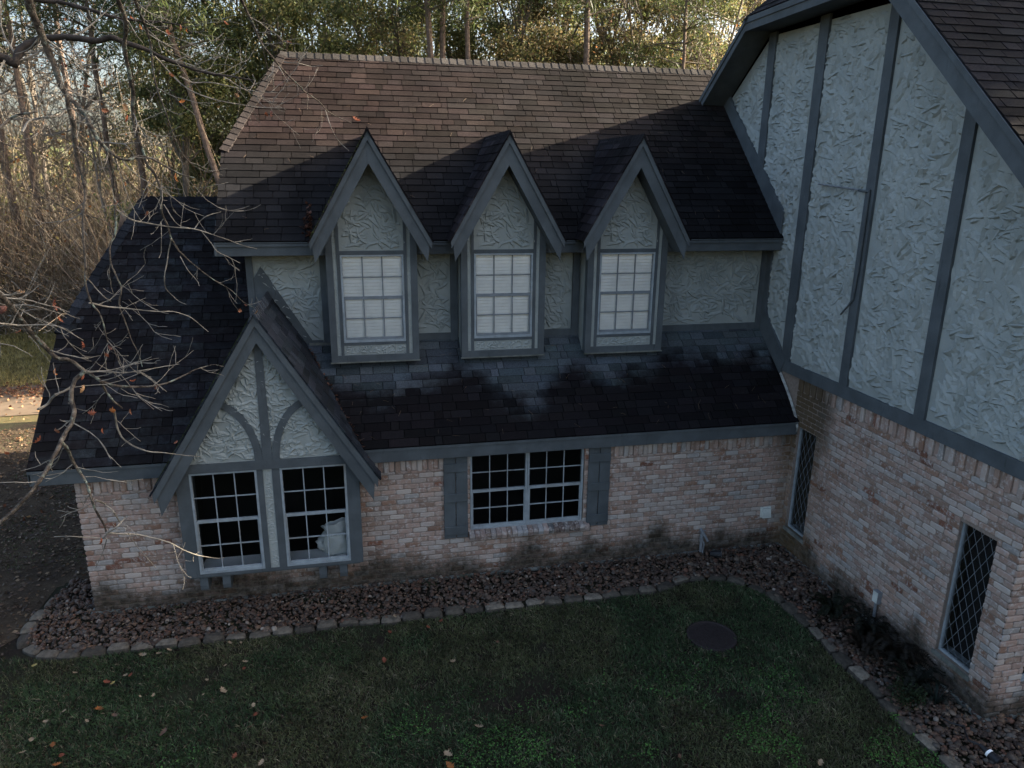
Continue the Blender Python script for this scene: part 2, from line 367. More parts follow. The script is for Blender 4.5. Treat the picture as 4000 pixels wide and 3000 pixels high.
mb = MB(); lz = lambda y: LZ + mL * (y - LY) - .03
mb.add([(0, LY, lz(LY)), (0, 1.4, lz(1.4)), (-8.74, 1.4, lz(1.4)), (-8.74, LY, lz(LY)), (-8.74, 3.76, lz(3.76)), (-10.7, 3.76, lz(3.76)), (LXL, 1.6, lz(1.6)), (LXL, LY, lz(LY)), (LXL, 5.92, lz(1.6)), (LXL, 7.67, lz(LY)), (-8.74, 7.67, lz(LY))],
       [(0, 1, 2, 3), (3, 2, 4, 5, 6, 7), (5, 8, 6), (4, 10, 9, 8, 5), (7, 6, 8, 9)], (.006, .006, .006)); mb.build('lower_roof_deck', M['shingles'], house)
mb = MB(); hd = nz(np.array([-10.7, 3.76, LZ + mL * 3.91]) - np.array([LXL, 1.6, LZ + mL * 1.75]))
capline(mb, (LXL, 1.6, LZ + mL * 1.75), (-10.70, 3.76, LZ + mL * 3.91), nz(np.cross(hd, nz((0, -mL, 1)))), nz((-.5, .9, -.35)), .13, .17, 8, (.018, .020, .024))
capline(mb, (-10.70, 3.76, LZ + mL * 3.91), (-8.74, 3.76, LZ + mL * 3.91), nz((0, -1, -mL)), nz((0, 1, -mL)), .13, .15, 9, (.012, .012, .014))
mb.build('lower_ridge_cap', M['shingles'], house)

# --- bricks
PAL = [((.33, .25, .215), 7), ((.33, .285, .26), 5), ((.28, .205, .175), 6), ((.37, .335, .31), 3), ((.22, .14, .105), 2), ((.26, .19, .155), 4), ((.29, .285, .28), 2), ((.17, .085, .06), 1)]
PALX = [c for c, n in PAL for _ in range(n)]
BH, BL, MJ = .083, .232, .010
def brick(mb, O, U, W, N, u0, u1, w0, w1, rr, c=None, dep=None):
    d = dep if dep is not None else rr.uniform(.006, .013); cx = min(.018, (u1 - u0) * .25); cz = min(.016, (w1 - w0) * .25); j = lambda: rr.uniform(-.0045, .0045)
    cx *= rr.uniform(.5, 1.2); cz *= rr.uniform(.5, 1.2)
    um = (u0 + u1) / 2 + rr.uniform(-.04, .04) * (u1 - u0) * 3
    o = [(u0 + cx, w0 + j()), (um, w0 + j()), (u1 - cx, w0 + j()), (u1 + j(), w0 + cz), (u1 + j(), w1 - cz), (u1 - cx, w1 + j()), (um, w1 + j()), (u0 + cx, w1 + j()), (u0 + j(), w1 - cz), (u0 + j(), w0 + cz)]
    uc, wc = (u0 + u1) / 2, (w0 + w1) / 2; n = len(o); s = .011
    def ins(a, b): return (a - math.copysign(min(s, abs(a - uc)), a - uc) if abs(a - uc) > s else a, b - math.copysign(min(s * .8, abs(b - wc)), b - wc))
    inn = [ins(a, b) for a, b in o]
    P = [O + U * a + W * b + N * d for a, b in inn] + [O + U * a + W * b + N * (d - .006) for a, b in o] + [O + U * a + W * b - N * .01 for a, b in o]
    if c is None:
        c = np.array(rr.choice(PALX)) * rr.uniform(.8, 1.15) * np.array((1.02, .96, .905))
    mb.add(np.array(P), [tuple(range(n))] + [(i, n + i, n + (i + 1) % n, (i + 1) % n) for i in range(n)] + [(n + i, 2 * n + i, 2 * n + (i + 1) % n, n + (i + 1) % n) for i in range(n)], c)
def brickwall(mb, O, U, W, N, ua, ub, wa, wb, openings=(), seed=1, soldier=None, half=0):
    O, U, W, N = [np.array(q, float) for q in (O, U, W, N)]; rr = random.Random(seed); k = 0; z = wa
    top = wb - (soldier or 0)
    while z < top - .02:
        z1 = min(z + BH, top); iv = [(ua, ub)]
        for (a, b, c, d) in openings:
            if d > z + .01 and c < z1 - .01:
                iv = [q for (p, r) in iv for q in ((p, min(r, a)), (max(p, b), r)) if q[1] - q[0] > .02]
        for (p, r) in iv:
            u = ua - (BL / 2 if k % 2 else 0) - half
            while u < r:
                a, b = max(u, p), min(u + BL, r)
                if b - a > .03: brick(mb, O, U, W, N, a + MJ / 2 * (a > p), b - MJ / 2 * (b < r), z + MJ / 2, z1 - MJ / 2, rr)
                u += BL
        z = z1; k += 1
    if soldier:
        u = ua; i = 0
        while u < ub - .03:
            b = min(u + .083, ub); mid = (u + b) / 2; zb = top + MJ / 2
            if not any(a < mid < bb and d > top for (a, bb, c, d) in openings):
                brick(mb, O, U, W, N, u + .005, b - .005, zb - (.015 if i % 2 else 0), wb, rr, dep=.03 if i % 2 else .008)
            u += .083; i += 1
def wallplate(mb, O, U, W, N, ua, ub, wa, wb, openings=(), thick=.12):
    # flat wall with rectangular holes, and the reveals of the holes
    us = sorted({ua, ub, *[q for o in openings for q in o[:2] if ua < q < ub]}); ws = sorted({wa, wb, *[q for o in openings for q in o[2:] if wa < q < wb]})
    O, U, W, N = [np.array(q, float) for q in (O, U, W, N)]
    for i in range(len(us) - 1):
        for j in range(len(ws) - 1):
            a, b, c, d = us[i], us[i + 1], ws[j], ws[j + 1]
            if any(o[0] < (a + b) / 2 < o[1] and o[2] < (c + d) / 2 < o[3] for o in openings): continue
            mb.add([O + U * a + W * c, O + U * b + W * c, O + U * b + W * d, O + U * a + W * d], [(0, 1, 2, 3)])
    for (a, b, c, d) in openings:
        q = [O + U * p + W * r for p, r in ((a, c), (b, c), (b, d), (a, d))]; q2 = [p - N * thick for p in q]
        mb.add(q + q2, [(0, 4, 5, 1), (1, 5, 6, 2), (2, 6, 7, 3), (3, 7, 4, 0)])
WX0, WX1, WZ0, WZ1 = -5.525, -3.665, .80, 2.105
op = [(WX0, WX1, WZ0 - .12, 2.13)]
BAYX, BW = -8.445, 1.245
op2 = [(BAYX - BW + .12, BAYX + BW - .12, .60, 2.13)]
mb = MB(); brickwall(mb, (0, 0, 0), (1, 0, 0), (0, 0, 1), (0, -1, 0), -11.07, 0, .03, 2.13, [(WX0, WX1, WZ0 - .10, 2.13)] + op2, 5, .225); 
front_b = mb.build('front_brick_wall', M['brick'], house)
mb = MB(); wallplate(mb, (0, 0, 0), (1, 0, 0), (0, 0, 1), (0, -1, 0), -11.06, 0, -.2, 2.16, [(WX0, WX1, WZ0 - .05, 2.16)] + op2, .14)
mb.add([(-11.06, 0, -.2), (-11.06, 7.5, -.2), (-11.06, 7.5, 3.6), (-11.06, 3.8, 5.6), (-11.06, .05, 2.3), (-11.06, 0, 2.16)], [(0, 1, 2, 3, 4, 5)]); mb.build('mortar', M['brick_mortar'], house)
# left end brick return seen as quoins
mb = MB(); brickwall(mb, (-11.06, 0, 0), (0, 1, 0), (0, 0, 1), (-1, 0, 0), 0.02, 7.4, .03, 2.3, [], 9); mb.build('end_brick_wall', M['brick'], house)
mb = MB(); mb.box((-11.12, -.05, -.2), (0.0, .1, .045)); mb.box((-.05, -4.47, -.2), (.1, -.051, .045)); mb.box((.101, -4.47, -.2), (9, -4.3, .045)); mb.build('foundation', M['concrete'], house)
# wing walls
WYC = -4.42
WA = (.12, .64, .42, 2.26); WB_ = (3.57, 4.11, .40, 2.23)     # leaded window openings, u = -y
opw = [WA, WB_]
mb = MB(); brickwall(mb, (0, 0, 0), (0, -1, 0), (0, 0, 1), (-1, 0, 0), 0.0, -WYC, .03, 3.08, opw, 15, .225)
mb.build('wing_brick_wall', M['brick'], house)
mb = MB(); wallplate(mb, (0, 0, 0), (0, -1, 0), (0, 0, 1), (-1, 0, 0), -1.5, -WYC - .01, -.2, 3.1, opw, .14); mb.build('wing_mortar', M['brick_mortar'], house)
WC = (.42, 1.3, .45, 2.1)
mb = MB(); brickwall(mb, (0, WYC, 0), (1, 0, 0), (0, 0, 1), (0, -1, 0), 0.0, 6, .03, 3.08, [WC], 17, .225); mb.build('wing_front_brick_wall', M['brick'], house)
mb = MB(); wallplate(mb, (0, WYC + .01, 0), (1, 0, 0), (0, 0, 1), (0, -1, 0), 0.01, 9, -.2, 5.4, [WC], .14); mb.build('wing_front_mortar', M['brick_mortar'], house)
# rowlock sill under the front window
mb = MB(); rr = random.Random(4); u = WX0 - .02
while u < WX1 + .03:
    c = np.array(rr.choice(PALX)) * rr.uniform(.6, 1.0)
    if -4.3 < u < -3.75: c = c * .5 
    pts = [(u + .004, -.10 + rr.uniform(-.008, .008), .68), (u + .004, .05, .70), (u + .004, .05, .815), (u + .004, -.10, .775), (u + .004, -.115, .74)]
    mb.prism(pts, (.078, 0, 0), c); u += .086
mb.build('brick_sill', M['brick'], house)
mb = MB(); mb.box((WX0 - .02, -.09, .685), (WX1 + .03, .045, .765)); mb.build('sill_mortar', M['brick_mortar'], house)

# --- stucco
def strokes(mb, O, U, W, N, polys, dens, rr, Lr=(.12, .32), Wr=(.03, .075), H=(.006, .016), bias=None, marg=.03):
    O, U, W, N = [np.array(q, float) for q in (O, U, W, N)]
    for poly in polys:
        xs = [p[0] for p in poly]; ys = [p[1] for p in poly]; a, b, c, d = min(xs), max(xs), min(ys), max(ys)
        for _ in range(int((b - a) * (d - c) * dens)):
            u, w_ = rr.uniform(a, b), rr.uniform(c, d)
            th = rr.gauss(bias, .75) if bias is not None else rr.uniform(0, math.pi * 2)
            L = rr.uniform(*Lr); wd = rr.uniform(*Wr); h = rr.uniform(*H); cu = rr.uniform(-1.3, 1.3); ca, sa = math.cos(th), math.sin(th)
            if not all(inside((u + ca * q * (L / 2 + marg), w_ + sa * q * (L / 2 + marg)), poly) for q in (-1, 0, 1)): continue
            n = 6; V = []
            for i in range(n + 1):
                t_ = i / n * 2 - 1; pr = max(0, 1 - t_ * t_); lu = t_ * L / 2; lw = cu * .12 * L * (1 - t_ * t_) + rr.uniform(-.004, .004)
                hh = h * pr ** .5 * rr.uniform(.75, 1.25); ww = wd * pr ** .5
                for (dw, dh) in ((-.006 - hh * .35, -.003), (hh * .25, hh), (hh * .3 + ww * .45, hh * .55), (hh * .3 + ww, -.003)):
                    x_, y_ = lu, lw + dw; V.append(O + U * (u + ca * x_ - sa * y_) + W * (w_ + sa * x_ + ca * y_) + N * dh)
            F = [(i * 4 + j, i * 4 + 4 + j, i * 4 + 5 + j, i * 4 + 1 + j) for i in range(n) for j in range(3)]
            mb.add(V, F)
rr = random.Random(33)
# wing gable wall (u = -y): polygon
far = lambda y: 8.56 - .72 * (y - 1.93); near = lambda y: 8.48 + .905 * (y + 1.02)
wp = [(-5.6, 3.0), (-5.6, far(5.6)), (-1.93, 8.56), (1.02, 8.48), (4.42, near(-4.42)), (4.42, 3.18), (-.3, 3.18)]
mb = MB(); mb.add([(0, -u, z) for u, z in wp], [tuple(range(len(wp)))])
vis = [[(-3.2, 3.2), (-1.95, 8.45), (-1.55, 8.5), (-.5, 8.5), (-.5, 3.2)], [(-.55, 3.2), (-.55, 8.5), (1.05, 8.45), (1.05, 3.2)], [(1.2, 3.2), (1.2, 8.3), (2.62, 7.0), (2.62, 3.2)], [(2.76, 3.2), (2.76, 6.9), (4.4, 5.4), (4.4, 3.2)]]
vis[0] = [(-1.3, 3.9), (-2.2, 6.3), (-3.3, 7.45), (-1.95, 8.5), (-.5, 8.5), (-.5, 3.2)]
strokes(mb, (0, 0, 0), (0, -1, 0), (0, 0, 1), (-1, 0, 0), [vis[0]], 150, rr, (.11, .34), (.028, .066), (.014, .034), -.9)
for v in vis[1:]: strokes(mb, (0, 0, 0), (0, -1, 0), (0, 0, 1), (-1, 0, 0), [v], 135, rr, (.12, .42), (.030, .072), (.014, .036), -1.0)
mb.build('wing_stucco_wall', M['stucco'], house)
# upper storey wall
mb = MB(); UX = -8.735
mb.add([(UX, 1.33, 3.4), (0, 1.33, 3.4), (0, 1.33, 5.1), (UX, 1.33, 5.1)], [(0, 1, 2, 3)])
mb.add([(UX, 1.33, 3.2), (UX, 6.93, 3.2), (UX, 6.93, 5.2), (UX, 5.9, 6.5), (UX, 2.35, 6.5), (UX, 1.33, 5.2)], [(0, 1, 2, 3, 4, 5)])
strokes(mb, (0, 1.33, 0), (1, 0, 0), (0, 0, 1), (0, -1, 0), [[(UX + .1, 3.7), (-7.64, 3.7), (-7.64, 5.08), (UX + .1, 5.08)], [(-6.17, 3.74), (-5.61, 3.74), (-5.61, 5.08), (-6.17, 5.08)], [(-4.15, 3.74), (-3.58, 3.74), (-3.58, 5.08), (-4.15, 5.08)], [(-2.1, 3.76), (-.12, 3.76), (-.12, 5.08), (-2.1, 5.08)]], 150, rr, (.14, .38), (.03, .07), (.014, .030), -.3, 0)
mb.build('upper_stucco_wall', M['stucco'], house)

# --- timbers, fascias
def T(a, b, parent=house, name='timber', mat='trim'):
    m = MB(); m.box(a, b); return m.build(name, M[mat], parent)
def bevbox(a, b, name, mat='trim', parent=house, bv=.006):
    m = MB(); m.box(a, b); o = m.build(name, M[mat], parent); md = o.modifiers.new('b', 'BEVEL'); md.width = bv; md.segments = 1; return o
# lower front fascia, in two runs either side of the bay gable
for a, b in ((LXL, BAYX - 1.25), (BAYX + 1.25, -.002)):
    bevbox((a, -.13, 2.115), (b, -.10, 2.30), 'fascia'); T((a, -.15, 2.295), (b, -.102, 2.335), name='fascia_trim'); T((a, -.099, 2.12), (b, .02, 2.135), name='soffit')
bevbox((XL, .93, 5.06), (-.002, .96, 5.215), 'fascia'); T((XL, .905, 5.20), (-.002, .929, 5.262), name='fascia_trim'); T((XL, .961, 5.07), (-.002, 1.329, 5.085), name='soffit')
T((XL, .93, 5.262), (XL + .03, .96, 5.275), name='fascia_trim')
# rake boards on left ends
def rake(parent, x, pts, th=.03, h=.17, name='bargeboard'):
    for (y0, z0), (y1, z1) in zip(pts[:-1], pts[1:]):
        m = MB(); m.prism([(x, y0, z0), (x, y1, z1), (x, y1, z1 - h), (x, y0, z0 - h)], (th, 0, 0)); m.build(name, M['trim'], parent)
rake(house, XL - .005, [(EY, EZ - .03), (HY, HZ - .03), (2 * RY - HY, HZ - .03), (BY, EZ)]); rake(house, LXL - .005, [(LY + .02, LZ - .03), (1.6, LZ + mL * 1.75 - .03), (5.92, LZ + mL * 1.75 - .03), (7.6, LZ)])
# upper wall timbers
T((UX, 1.29, 3.5), (UX + .10, 1.329, 5.069)); T((UX, 1.31, 3.645), (-7.65, 1.329, 3.66)); 
for dx in (-6.86, -4.835, -2.785): T((dx - .79, 1.285, 3.55), (dx - .675, 1.329, 5.069))
for a, b in ((-6.18, -5.625), (-4.16, -3.575), (-2.11, -.13)): T((a, 1.30, 3.62), (b, 1.329, 3.745))
T((-.13, 1.295, 3.6), (-.002, 1.329, 5.069)); T((-6.185, 1.295, 3.7), (-6.155, 1.329, 5.069))
# base board behind the bay gable, sloping trim on upper wall
m = MB(); m.prism([(-8.445, 1.305, 4.45), (-7.94, 1.305, 3.64), (-7.80, 1.305, 3.64), (-8.52, 1.305, 4.87)], (0, .024, 0)); m.build('timber', M['trim'], house)
m = MB(); m.prism([(-8.445, 1.30, 4.45), (-8.735, 1.30, 4.0), (-8.735, 1.30, 4.52), (-8.52, 1.30, 4.87)], (0, .024, 0)); m.build('timber', M['trim'], house)
T((-7.86, 1.30, 3.60), (-7.66, 1.329, 3.69)); T((-7.88, 1.27, 3.615), (-7.55, 1.298, 3.655), name='flashing', mat='concrete')
# wing timbers
def wt_(y0, y1, z0, z1f, z1n): 
    m = MB(); m.prism([(-.042, y0, z0), (-.042, y1, z0), (-.042, y1, z1n), (-.042, y0, z1f)], (.042, 0, 0)); return m.build('timber', M['trim'], house)
wt_(1.73, 1.95, 6.15, 8.6, 8.6); wt_(.29, .52, 3.2, 8.6, 8.6); wt_(-1.04, -1.22, 3.2, 8.55, 8.4); wt_(-2.59, -2.77, 3.2, 7.2, 7.0)
m = MB(); m.prism([(-.044, .47, 3.07), (-.044, WYC - .03, 3.07), (-.044, WYC - .03, 3.26), (-.044, .40, 3.26)], (.043, 0, 0)); m.build('timber', M['trim'], house)
m = MB(); m.prism([(-.046, 3.6, EZ + mM * 2.7 + .0), (-.046, 3.25, 7.78), (-.046, .95, 5.70), (-.046, .95, 5.30)], (.045, 0, 0)); m.build('timber', M['trim'], house)
m = MB(); m.prism([(-.046, 1.33, 3.66), (-.046, 1.33, 4.14), (-.046, .40, 3.262), (-.046, .52, 3.0)], (.045, 0, 0)); m.build('timber', M['trim'], house)
wt_(1.329, 1.16, 3.9, 5.07, 5.07)
T((.0, WYC - .035, 3.07), (8, WYC - .001, 3.26))
m = MB(); pts = [(.50, 3.04), (.30, 2.86), (.12, 2.68), (-.02, 2.52), (-.12, 2.38), (-.17, 2.27), (-.165, 2.20)]; rr = random.Random(2)
for (a, b), (c, d) in zip(pts[:-1], pts[1:]): m.prism([(-.02, a, b), (-.02, c, d), (-.05, c - .005, d - .03), (-.05, a - .005, b - .025)], (-.012, 0, 0))
m.build('flashing', M['flashing'], house)

# --- wing roof
o3 = -.5
mb = MB(); ZC = 8.83; NYC, FYC = -1.44, 1.95
cN = math.hypot(1, .905); VN = np.array((0, 1 / cN, .905 / cN))
zn = lambda y: ZC + .905 * (y - NYC); zf = lambda y: ZC - .75 * (y - FYC); RYW = (ZC + .905 * -NYC * 1 + 0) ; 
yr = (ZC + .75 * FYC - ZC + .905 * NYC) / (.905 + .75); zr = zn(yr); xr = o3 + (zr - ZC) / 1.0
tn = lambda y: (y - NYC) * cN
wingf = lambda s, t_, c: c * (1 + .5 * float(sst(.5, .8, fbm(s * 2, t_ * 2))))
shing(mb, (o3, NYC, ZC), (1, 0, 0), VN, [[(0, tn(-5.0)), (9, tn(-5.0)), (9, tn(yr)), (xr - o3, tn(yr)), (0, 0)]], roofcol((.0115, .0115, .0132), .25, wingf), seed=41)
cF = math.hypot(1, .75)
shing(mb, (o3, FYC, ZC), (-1, 0, 0), (0, -1 / cF, .75 / cF), [[(0, (FYC - 6.5) * cF), (-9, (FYC - 6.5) * cF), (-9, (FYC - yr) * cF), (-(xr - o3), (FYC - yr) * cF), (0, 0)]], roofcol((.02, .017, .016), .25), seed=42)
shing(mb, (o3, FYC, ZC), (0, -1, 0), (nz((1, 0, 1))), [[(0, 0), (FYC - NYC, 0), (FYC - yr, (zr - ZC) * 1.414)]], roofcol((.014, .014, .016), .25), seed=43)
mb.build('wing_roof', M['shingles'], house)
mb = MB(); q = .035; o3b = o3 + .02
mb.add([(o3b, -5, zn(-5) - q), (9, -5, zn(-5) - q), (9, yr, zr - q), (xr, yr, zr - q), (o3b, NYC, ZC - q), (o3b, FYC, ZC - q), (o3b, 6.5, zf(6.5) - q), (9, 6.5, zf(6.5) - q)],
       [(0, 1, 2, 3, 4), (3, 2, 7, 6, 5), (4, 3, 5)], (.01, .01, .01)); mb.build('wing_roof_deck', M['shingles'], house)
mb = MB(); 
capline(mb, (o3, NYC, ZC), (xr, yr, zr), nz((.2, -1, -.8)), nz((-.9, .2, -.9)), .12, .14, 51, (.014, .014, .016)); capline(mb, (o3, FYC, ZC), (xr, yr, zr), nz((-.9, -.2, -.9)), nz((.2, 1, -.7)), .12, .14, 52, (.014, .014, .016))
capline(mb, (xr, yr, zr), (9, yr, zr), nz((0, -1, -.9)), nz((0, 1, -.75)), .12, .14, 53, (.05, .05, .056)); mb.build('wing_ridge_cap', M['shingles'], house)
def wf(y0, z0, y1, z1, top, bot, x0, x1, name):
    m = MB(); m.prism([(x0, y0, z0 - top), (x0, y1, z1 - top), (x0, y1, z1 - bot), (x0, y0, z0 - bot)], (x1 - x0, 0, 0)); return m.build(name, M['trim'], house)
segs = [(-5.0, zn(-5), NYC, ZC), (NYC, ZC, FYC, ZC), (FYC, ZC, 5.5, zf(5.5))]
for i, s_ in enumerate(segs):
    tp, bt = (.03, .34) if i == 0 else (.03, .22); wf(*s_, tp, bt, o3, o3 + .03, 'bargeboard'); wf(*s_, tp - .015, .10, o3 - .02, o3 - .001, 'bargeboard_trim')
    wf(*s_, bt - .03, bt - .015, o3 + .031, -.001, 'soffit')

mb = MB(); mb.add([(8.8, WYC, -.2), (8.8, 5.6, -.2), (8.8, 5.6, 6.0), (8.8, .4, 9.9), (8.8, WYC, 5.8)], [(0, 1, 2, 3, 4)]); mb.add([(0, 5.6, -.2), (8.8, 5.6, -.2), (8.8, 5.6, 6.05), (0, 5.6, 6.05)], [(0, 1, 2, 3)])
mb.build('rear_wall', M['stucco'], house)
# --- windows
def PF(y0): return lambda u, w_, d: (u, y0 + d, w_)
def PW(): return lambda u, w_, d: (d, -u, w_)
def bxp(m, P, u0, u1, w0, w1, d0, d1): m.box((u0, w0, d0), (u1, w1, d1), M=lambda a, b, c: P(a, b, c))
def sashwin(name, P, u0, u1, w0, w1, parent, cols=3, rows=4, mid=None, frame=.03, mmat='window_metal'):
    """double hung window; sub-parts frame, muntins, glass"""
    own = empty(name, (0, 0, 0), parent) if name else parent
    m = MB(); f = frame
    for a in ((u0, u0 + f, w0, w1), (u1 - f, u1, w0, w1), (u0 + f, u1 - f, w1 - f, w1), (u0 + f, u1 - f, w0, w0 + f * 1.3)): bxp(m, P, *a, -.012, .06)
    zm = mid if mid else (w0 + w1) / 2
    fr = m.build('frame', M['window_metal'], own)
    m = MB(); a, b = u0 + f, u1 - f
    bxp(m, P, a, b, zm - .022, zm + .022, .008, .045)
    bxp(m, P, a, b, w0 + f * 1.3, w0 + f * 1.3 + .035, .004, .03)
    for q in (a, b - .018): bxp(m, P, q, q + .018, w0 + f * 1.3 + .035, zm - .022, .006, .03)
    for k in range(1, cols):
        u = a + (b - a) * k / cols; bxp(m, P, u - .0075, u + .0075, w0 + f, zm - .02, .012, .027); bxp(m, P, u - .0075, u + .0075, zm + .02, w1 - f, .027, .042)
    hz = rows // 2
    for k in range(1, hz):
        w_ = w0 + f * 2 + (zm - w0 - f * 2) * k / hz; bxp(m, P, a, b, w_ - .0075, w_ + .0075, .0105, .0285)
        w_ = zm + (w1 - f - zm) * k / hz; bxp(m, P, a, b, w_ - .0075, w_ + .0075, .0255, .0435)
    m.build('muntins', M[mmat], own)
    m = MB(); m.add([P(a, w0 + f, .034), P(b, w0 + f, .034), P(b, w1 - f, .034), P(a, w1 - f, .034)], [(0, 1, 2, 3)]); m.build('glass', M['glass'], own)
    return own
def room(P, u0, u1, w0, w1, d0, d1, parent, mat='dark_room'):
    m = MB(); a = [P(u0, w0, d0), P(u1, w0, d0), P(u1, w1, d0), P(u0, w1, d0)]; b = [P(u0, w0, d1), P(u1, w0, d1), P(u1, w1, d1), P(u0, w1, d1)]
    m.add(a + b, [(4, 5, 6, 7), (0, 1, 5, 4), (1, 2, 6, 5), (2, 3, 7, 6), (3, 0, 4, 7)]); return m.build('room_interior', M[mat], parent)
# paired front window
P = PF(.035)
sashwin('window', P, WX0 + .01, -4.60, WZ0, WZ1, house); sashwin('window', P, -4.595, WX1 - .01, WZ0, WZ1, house)
room(PF(0), WX0 - .3, WX1 + .3, .5, 2.2, .145, 2.2, house)
# shutters
for x0, x1 in ((-5.935, -5.565), (-3.61, -3.245)):
    sh = empty('shutter', (0, 0, 0), house); m_ = (x0 + x1) / 2
    for a, b in ((x0, m_ - .006), (m_ + .006, x1)): bevbox((a, -.045, .72), (b, -.018, 2.118), 'board', parent=sh, bv=.004)
    for z in (.86, 1.42, 1.92): bevbox((x0 + .002, -.068, z - .07), (x1 - .002, -.046, z + .07), 'batten', parent=sh, bv=.004)

# --- bay window with its gable
bay = empty('bay_window', (BAYX, -.3, .62), house)
def B(m, name, mat): o = m.build(name, M[mat], bay); o.matrix_parent_inverse = Matrix.Translation((-BAYX, .3, -.62)); return o
def Bb(a, b, name='timber', mat='trim'): m = MB(); m.box((BAYX + a[0], a[1], a[2]), (BAYX + b[0], b[1], b[2])); return B(m, name, mat)
yf = -.30
Bb((-1.245, yf, .60), (-1.065, .02, 2.215)); Bb((1.065, yf, .60), (1.245, .02, 2.215))
Bb((-1.064, yf, .60), (1.064, -.02, .645), 'sill_board'); Bb((-1.2, yf + .02, .575), (1.2, -.01, .599), 'sill_board')
Bb((-1.245, yf - .02, 2.2155), (1.245, -.0, 2.345))
Bb((-.165, yf, .6455), (-.085, yf + .08, 2.215)); Bb((.04, yf, .6455), (.145, yf + .08, 2.215))
m = MB(); c0 = BAYX; m.add([(c0 - .085, yf + .012, .645), (c0 + .04, yf + .012, .645), (c0 + .04, yf + .012, 2.215), (c0 - .085, yf + .012, 2.215)], [(0, 1, 2, 3)])
rr = random.Random(5); strokes(m, (c0, yf + .012, 0), (1, 0, 0), (0, 0, 1), (0, -1, 0), [[(-.085, .65), (.04, .65), (.04, 2.2), (-.085, 2.2)]], 500, rr, (.04, .11), (.012, .03), (.004, .01), .3, -.02)
SG = 1.60
gp = [(-1.19, 2.34), (1.19, 2.34), (0, 2.34 + 1.19 * SG)]
m.add([(c0 + u, yf + .01, z) for u, z in gp], [(0, 1, 2)])
strokes(m, (c0, yf + .01, 0), (1, 0, 0), (0, 0, 1), (0, -1, 0), [gp], 260, rr, (.10, .30), (.025, .055), (.014, .028), -.4, 0)
B(m, 'stucco_panel', 'stucco')
# king post and two curved braces
m = MB(); m.prism([(c0 - .065, yf - .018, 2.345), (c0 + .065, yf - .018, 2.345), (c0 + .05, yf - .018, 4.2), (c0 - .05, yf - .018, 4.2)], (0, .027, 0)); B(m, 'timber', 'trim')
for sg in (-1, 1):
    m = MB(); L = []
    for i in range(13):
        a = i / 12 * math.radians(78); L.append((c0 + sg * (.72 - .655 * math.cos(a) + (.0)), 2.345 + .93 * math.sin(a)))
    for i in range(12):
        (x0, z0), (x1, z1) = L[i], L[i + 1]; 
        d0 = nz((L[min(i + 1, 12)][0] - L[max(i - 1, 0)][0], L[min(i + 1, 12)][1] - L[max(i - 1, 0)][1])); d1 = nz((L[min(i + 2, 12)][0] - L[i][0], L[min(i + 2, 12)][1] - L[i][1]))
        w_ = .10; n0 = np.array((d0[1], -d0[0])) * sg * w_; n1 = np.array((d1[1], -d1[0])) * sg * w_
        m.prism([(x0, yf - .016, z0), (x0 + n0[0], yf - .016, z0 + n0[1]), (x1 + n1[0], yf - .016, z1 + n1[1]), (x1, yf - .016, z1)][::sg], (0, .025, 0))
    B(m, 'brace', 'trim')
# windows of the bay (frame, muntins and glass are sub-parts of the bay)
for u0, u1 in ((BAYX - 1.063, BAYX - .167), (BAYX + .147, BAYX + 1.063)):
    w0n = len(bpy.data.objects); k = sashwin(None, PF(yf + .012), u0, u1, .647, 2.213, bay, mid=1.46)
    for o in bpy.data.objects:
        if o.parent == bay and o.name.split('.')[0] in ('frame', 'muntins', 'glass'): o.matrix_parent_inverse = Matrix.Translation((-BAYX, .3, -.62))
o = room(PF(0), BAYX - 1.5, BAYX + 1.5, .3, 2.6, .16, 2.2, house)
Bb((-1.064, yf + .085, .645), (-.10, .12, .665), 'seat_board', 'white_paint'); Bb((.10, yf + .085, .645), (1.064, .12, .665), 'seat_board', 'white_paint')
Bb((-1.06, yf + .085, 2.20), (1.06, -.001, 2.214), 'ceiling', 'dark_room')
# dark lining of cheeks
for x in (-1.03, -.95, .70, .96):
    pass
for x in (-1.035, -.725, .645, .945):
    m = MB(); m.prism([(c0 + x - .055, -.02, .58), (c0 + x - .055, -.02, .36), (c0 + x - .055, -.20, .33), (c0 + x - .055, -.255, .37), (c0 + x - .055, -.265, .44), (c0 + x - .055, -.25, .575)], (.11, 0, 0)); o = B(m, 'corbel', 'trim')
# gable boards
GA, GI, TX = 4.43, 4.06, 1.44
for sg in (-1, 1):
    m = MB(); m.prism([(c0, -.42, GA - .03), (c0 + sg * 1.475, -.42, GA - .03 - 1.475 * SG), (c0 + sg * 1.44, -.42, 1.66), (c0, -.42, GI)][::sg], (0, .035, 0)); B(m, 'bargeboard', 'trim')
    m = MB(); m.prism([(c0, -.445, GA), (c0 + sg * 1.52, -.445, GA - 1.52 * SG), (c0 + sg * 1.505, -.445, GA - 1.52 * SG - .13), (c0, -.445, GA - .14)][::sg], (0, .024, 0)); B(m, 'bargeboard_trim', 'trim')
    m = MB(); m.prism([(c0, -.384, GI + .02), (c0 + sg * 1.40, -.384, 1.80), (c0 + sg * 1.40, -.384, 1.82 + .02), (c0, -.384, GI + .05)][::sg], (0, .38, 0)); B(m, 'soffit', 'trim')
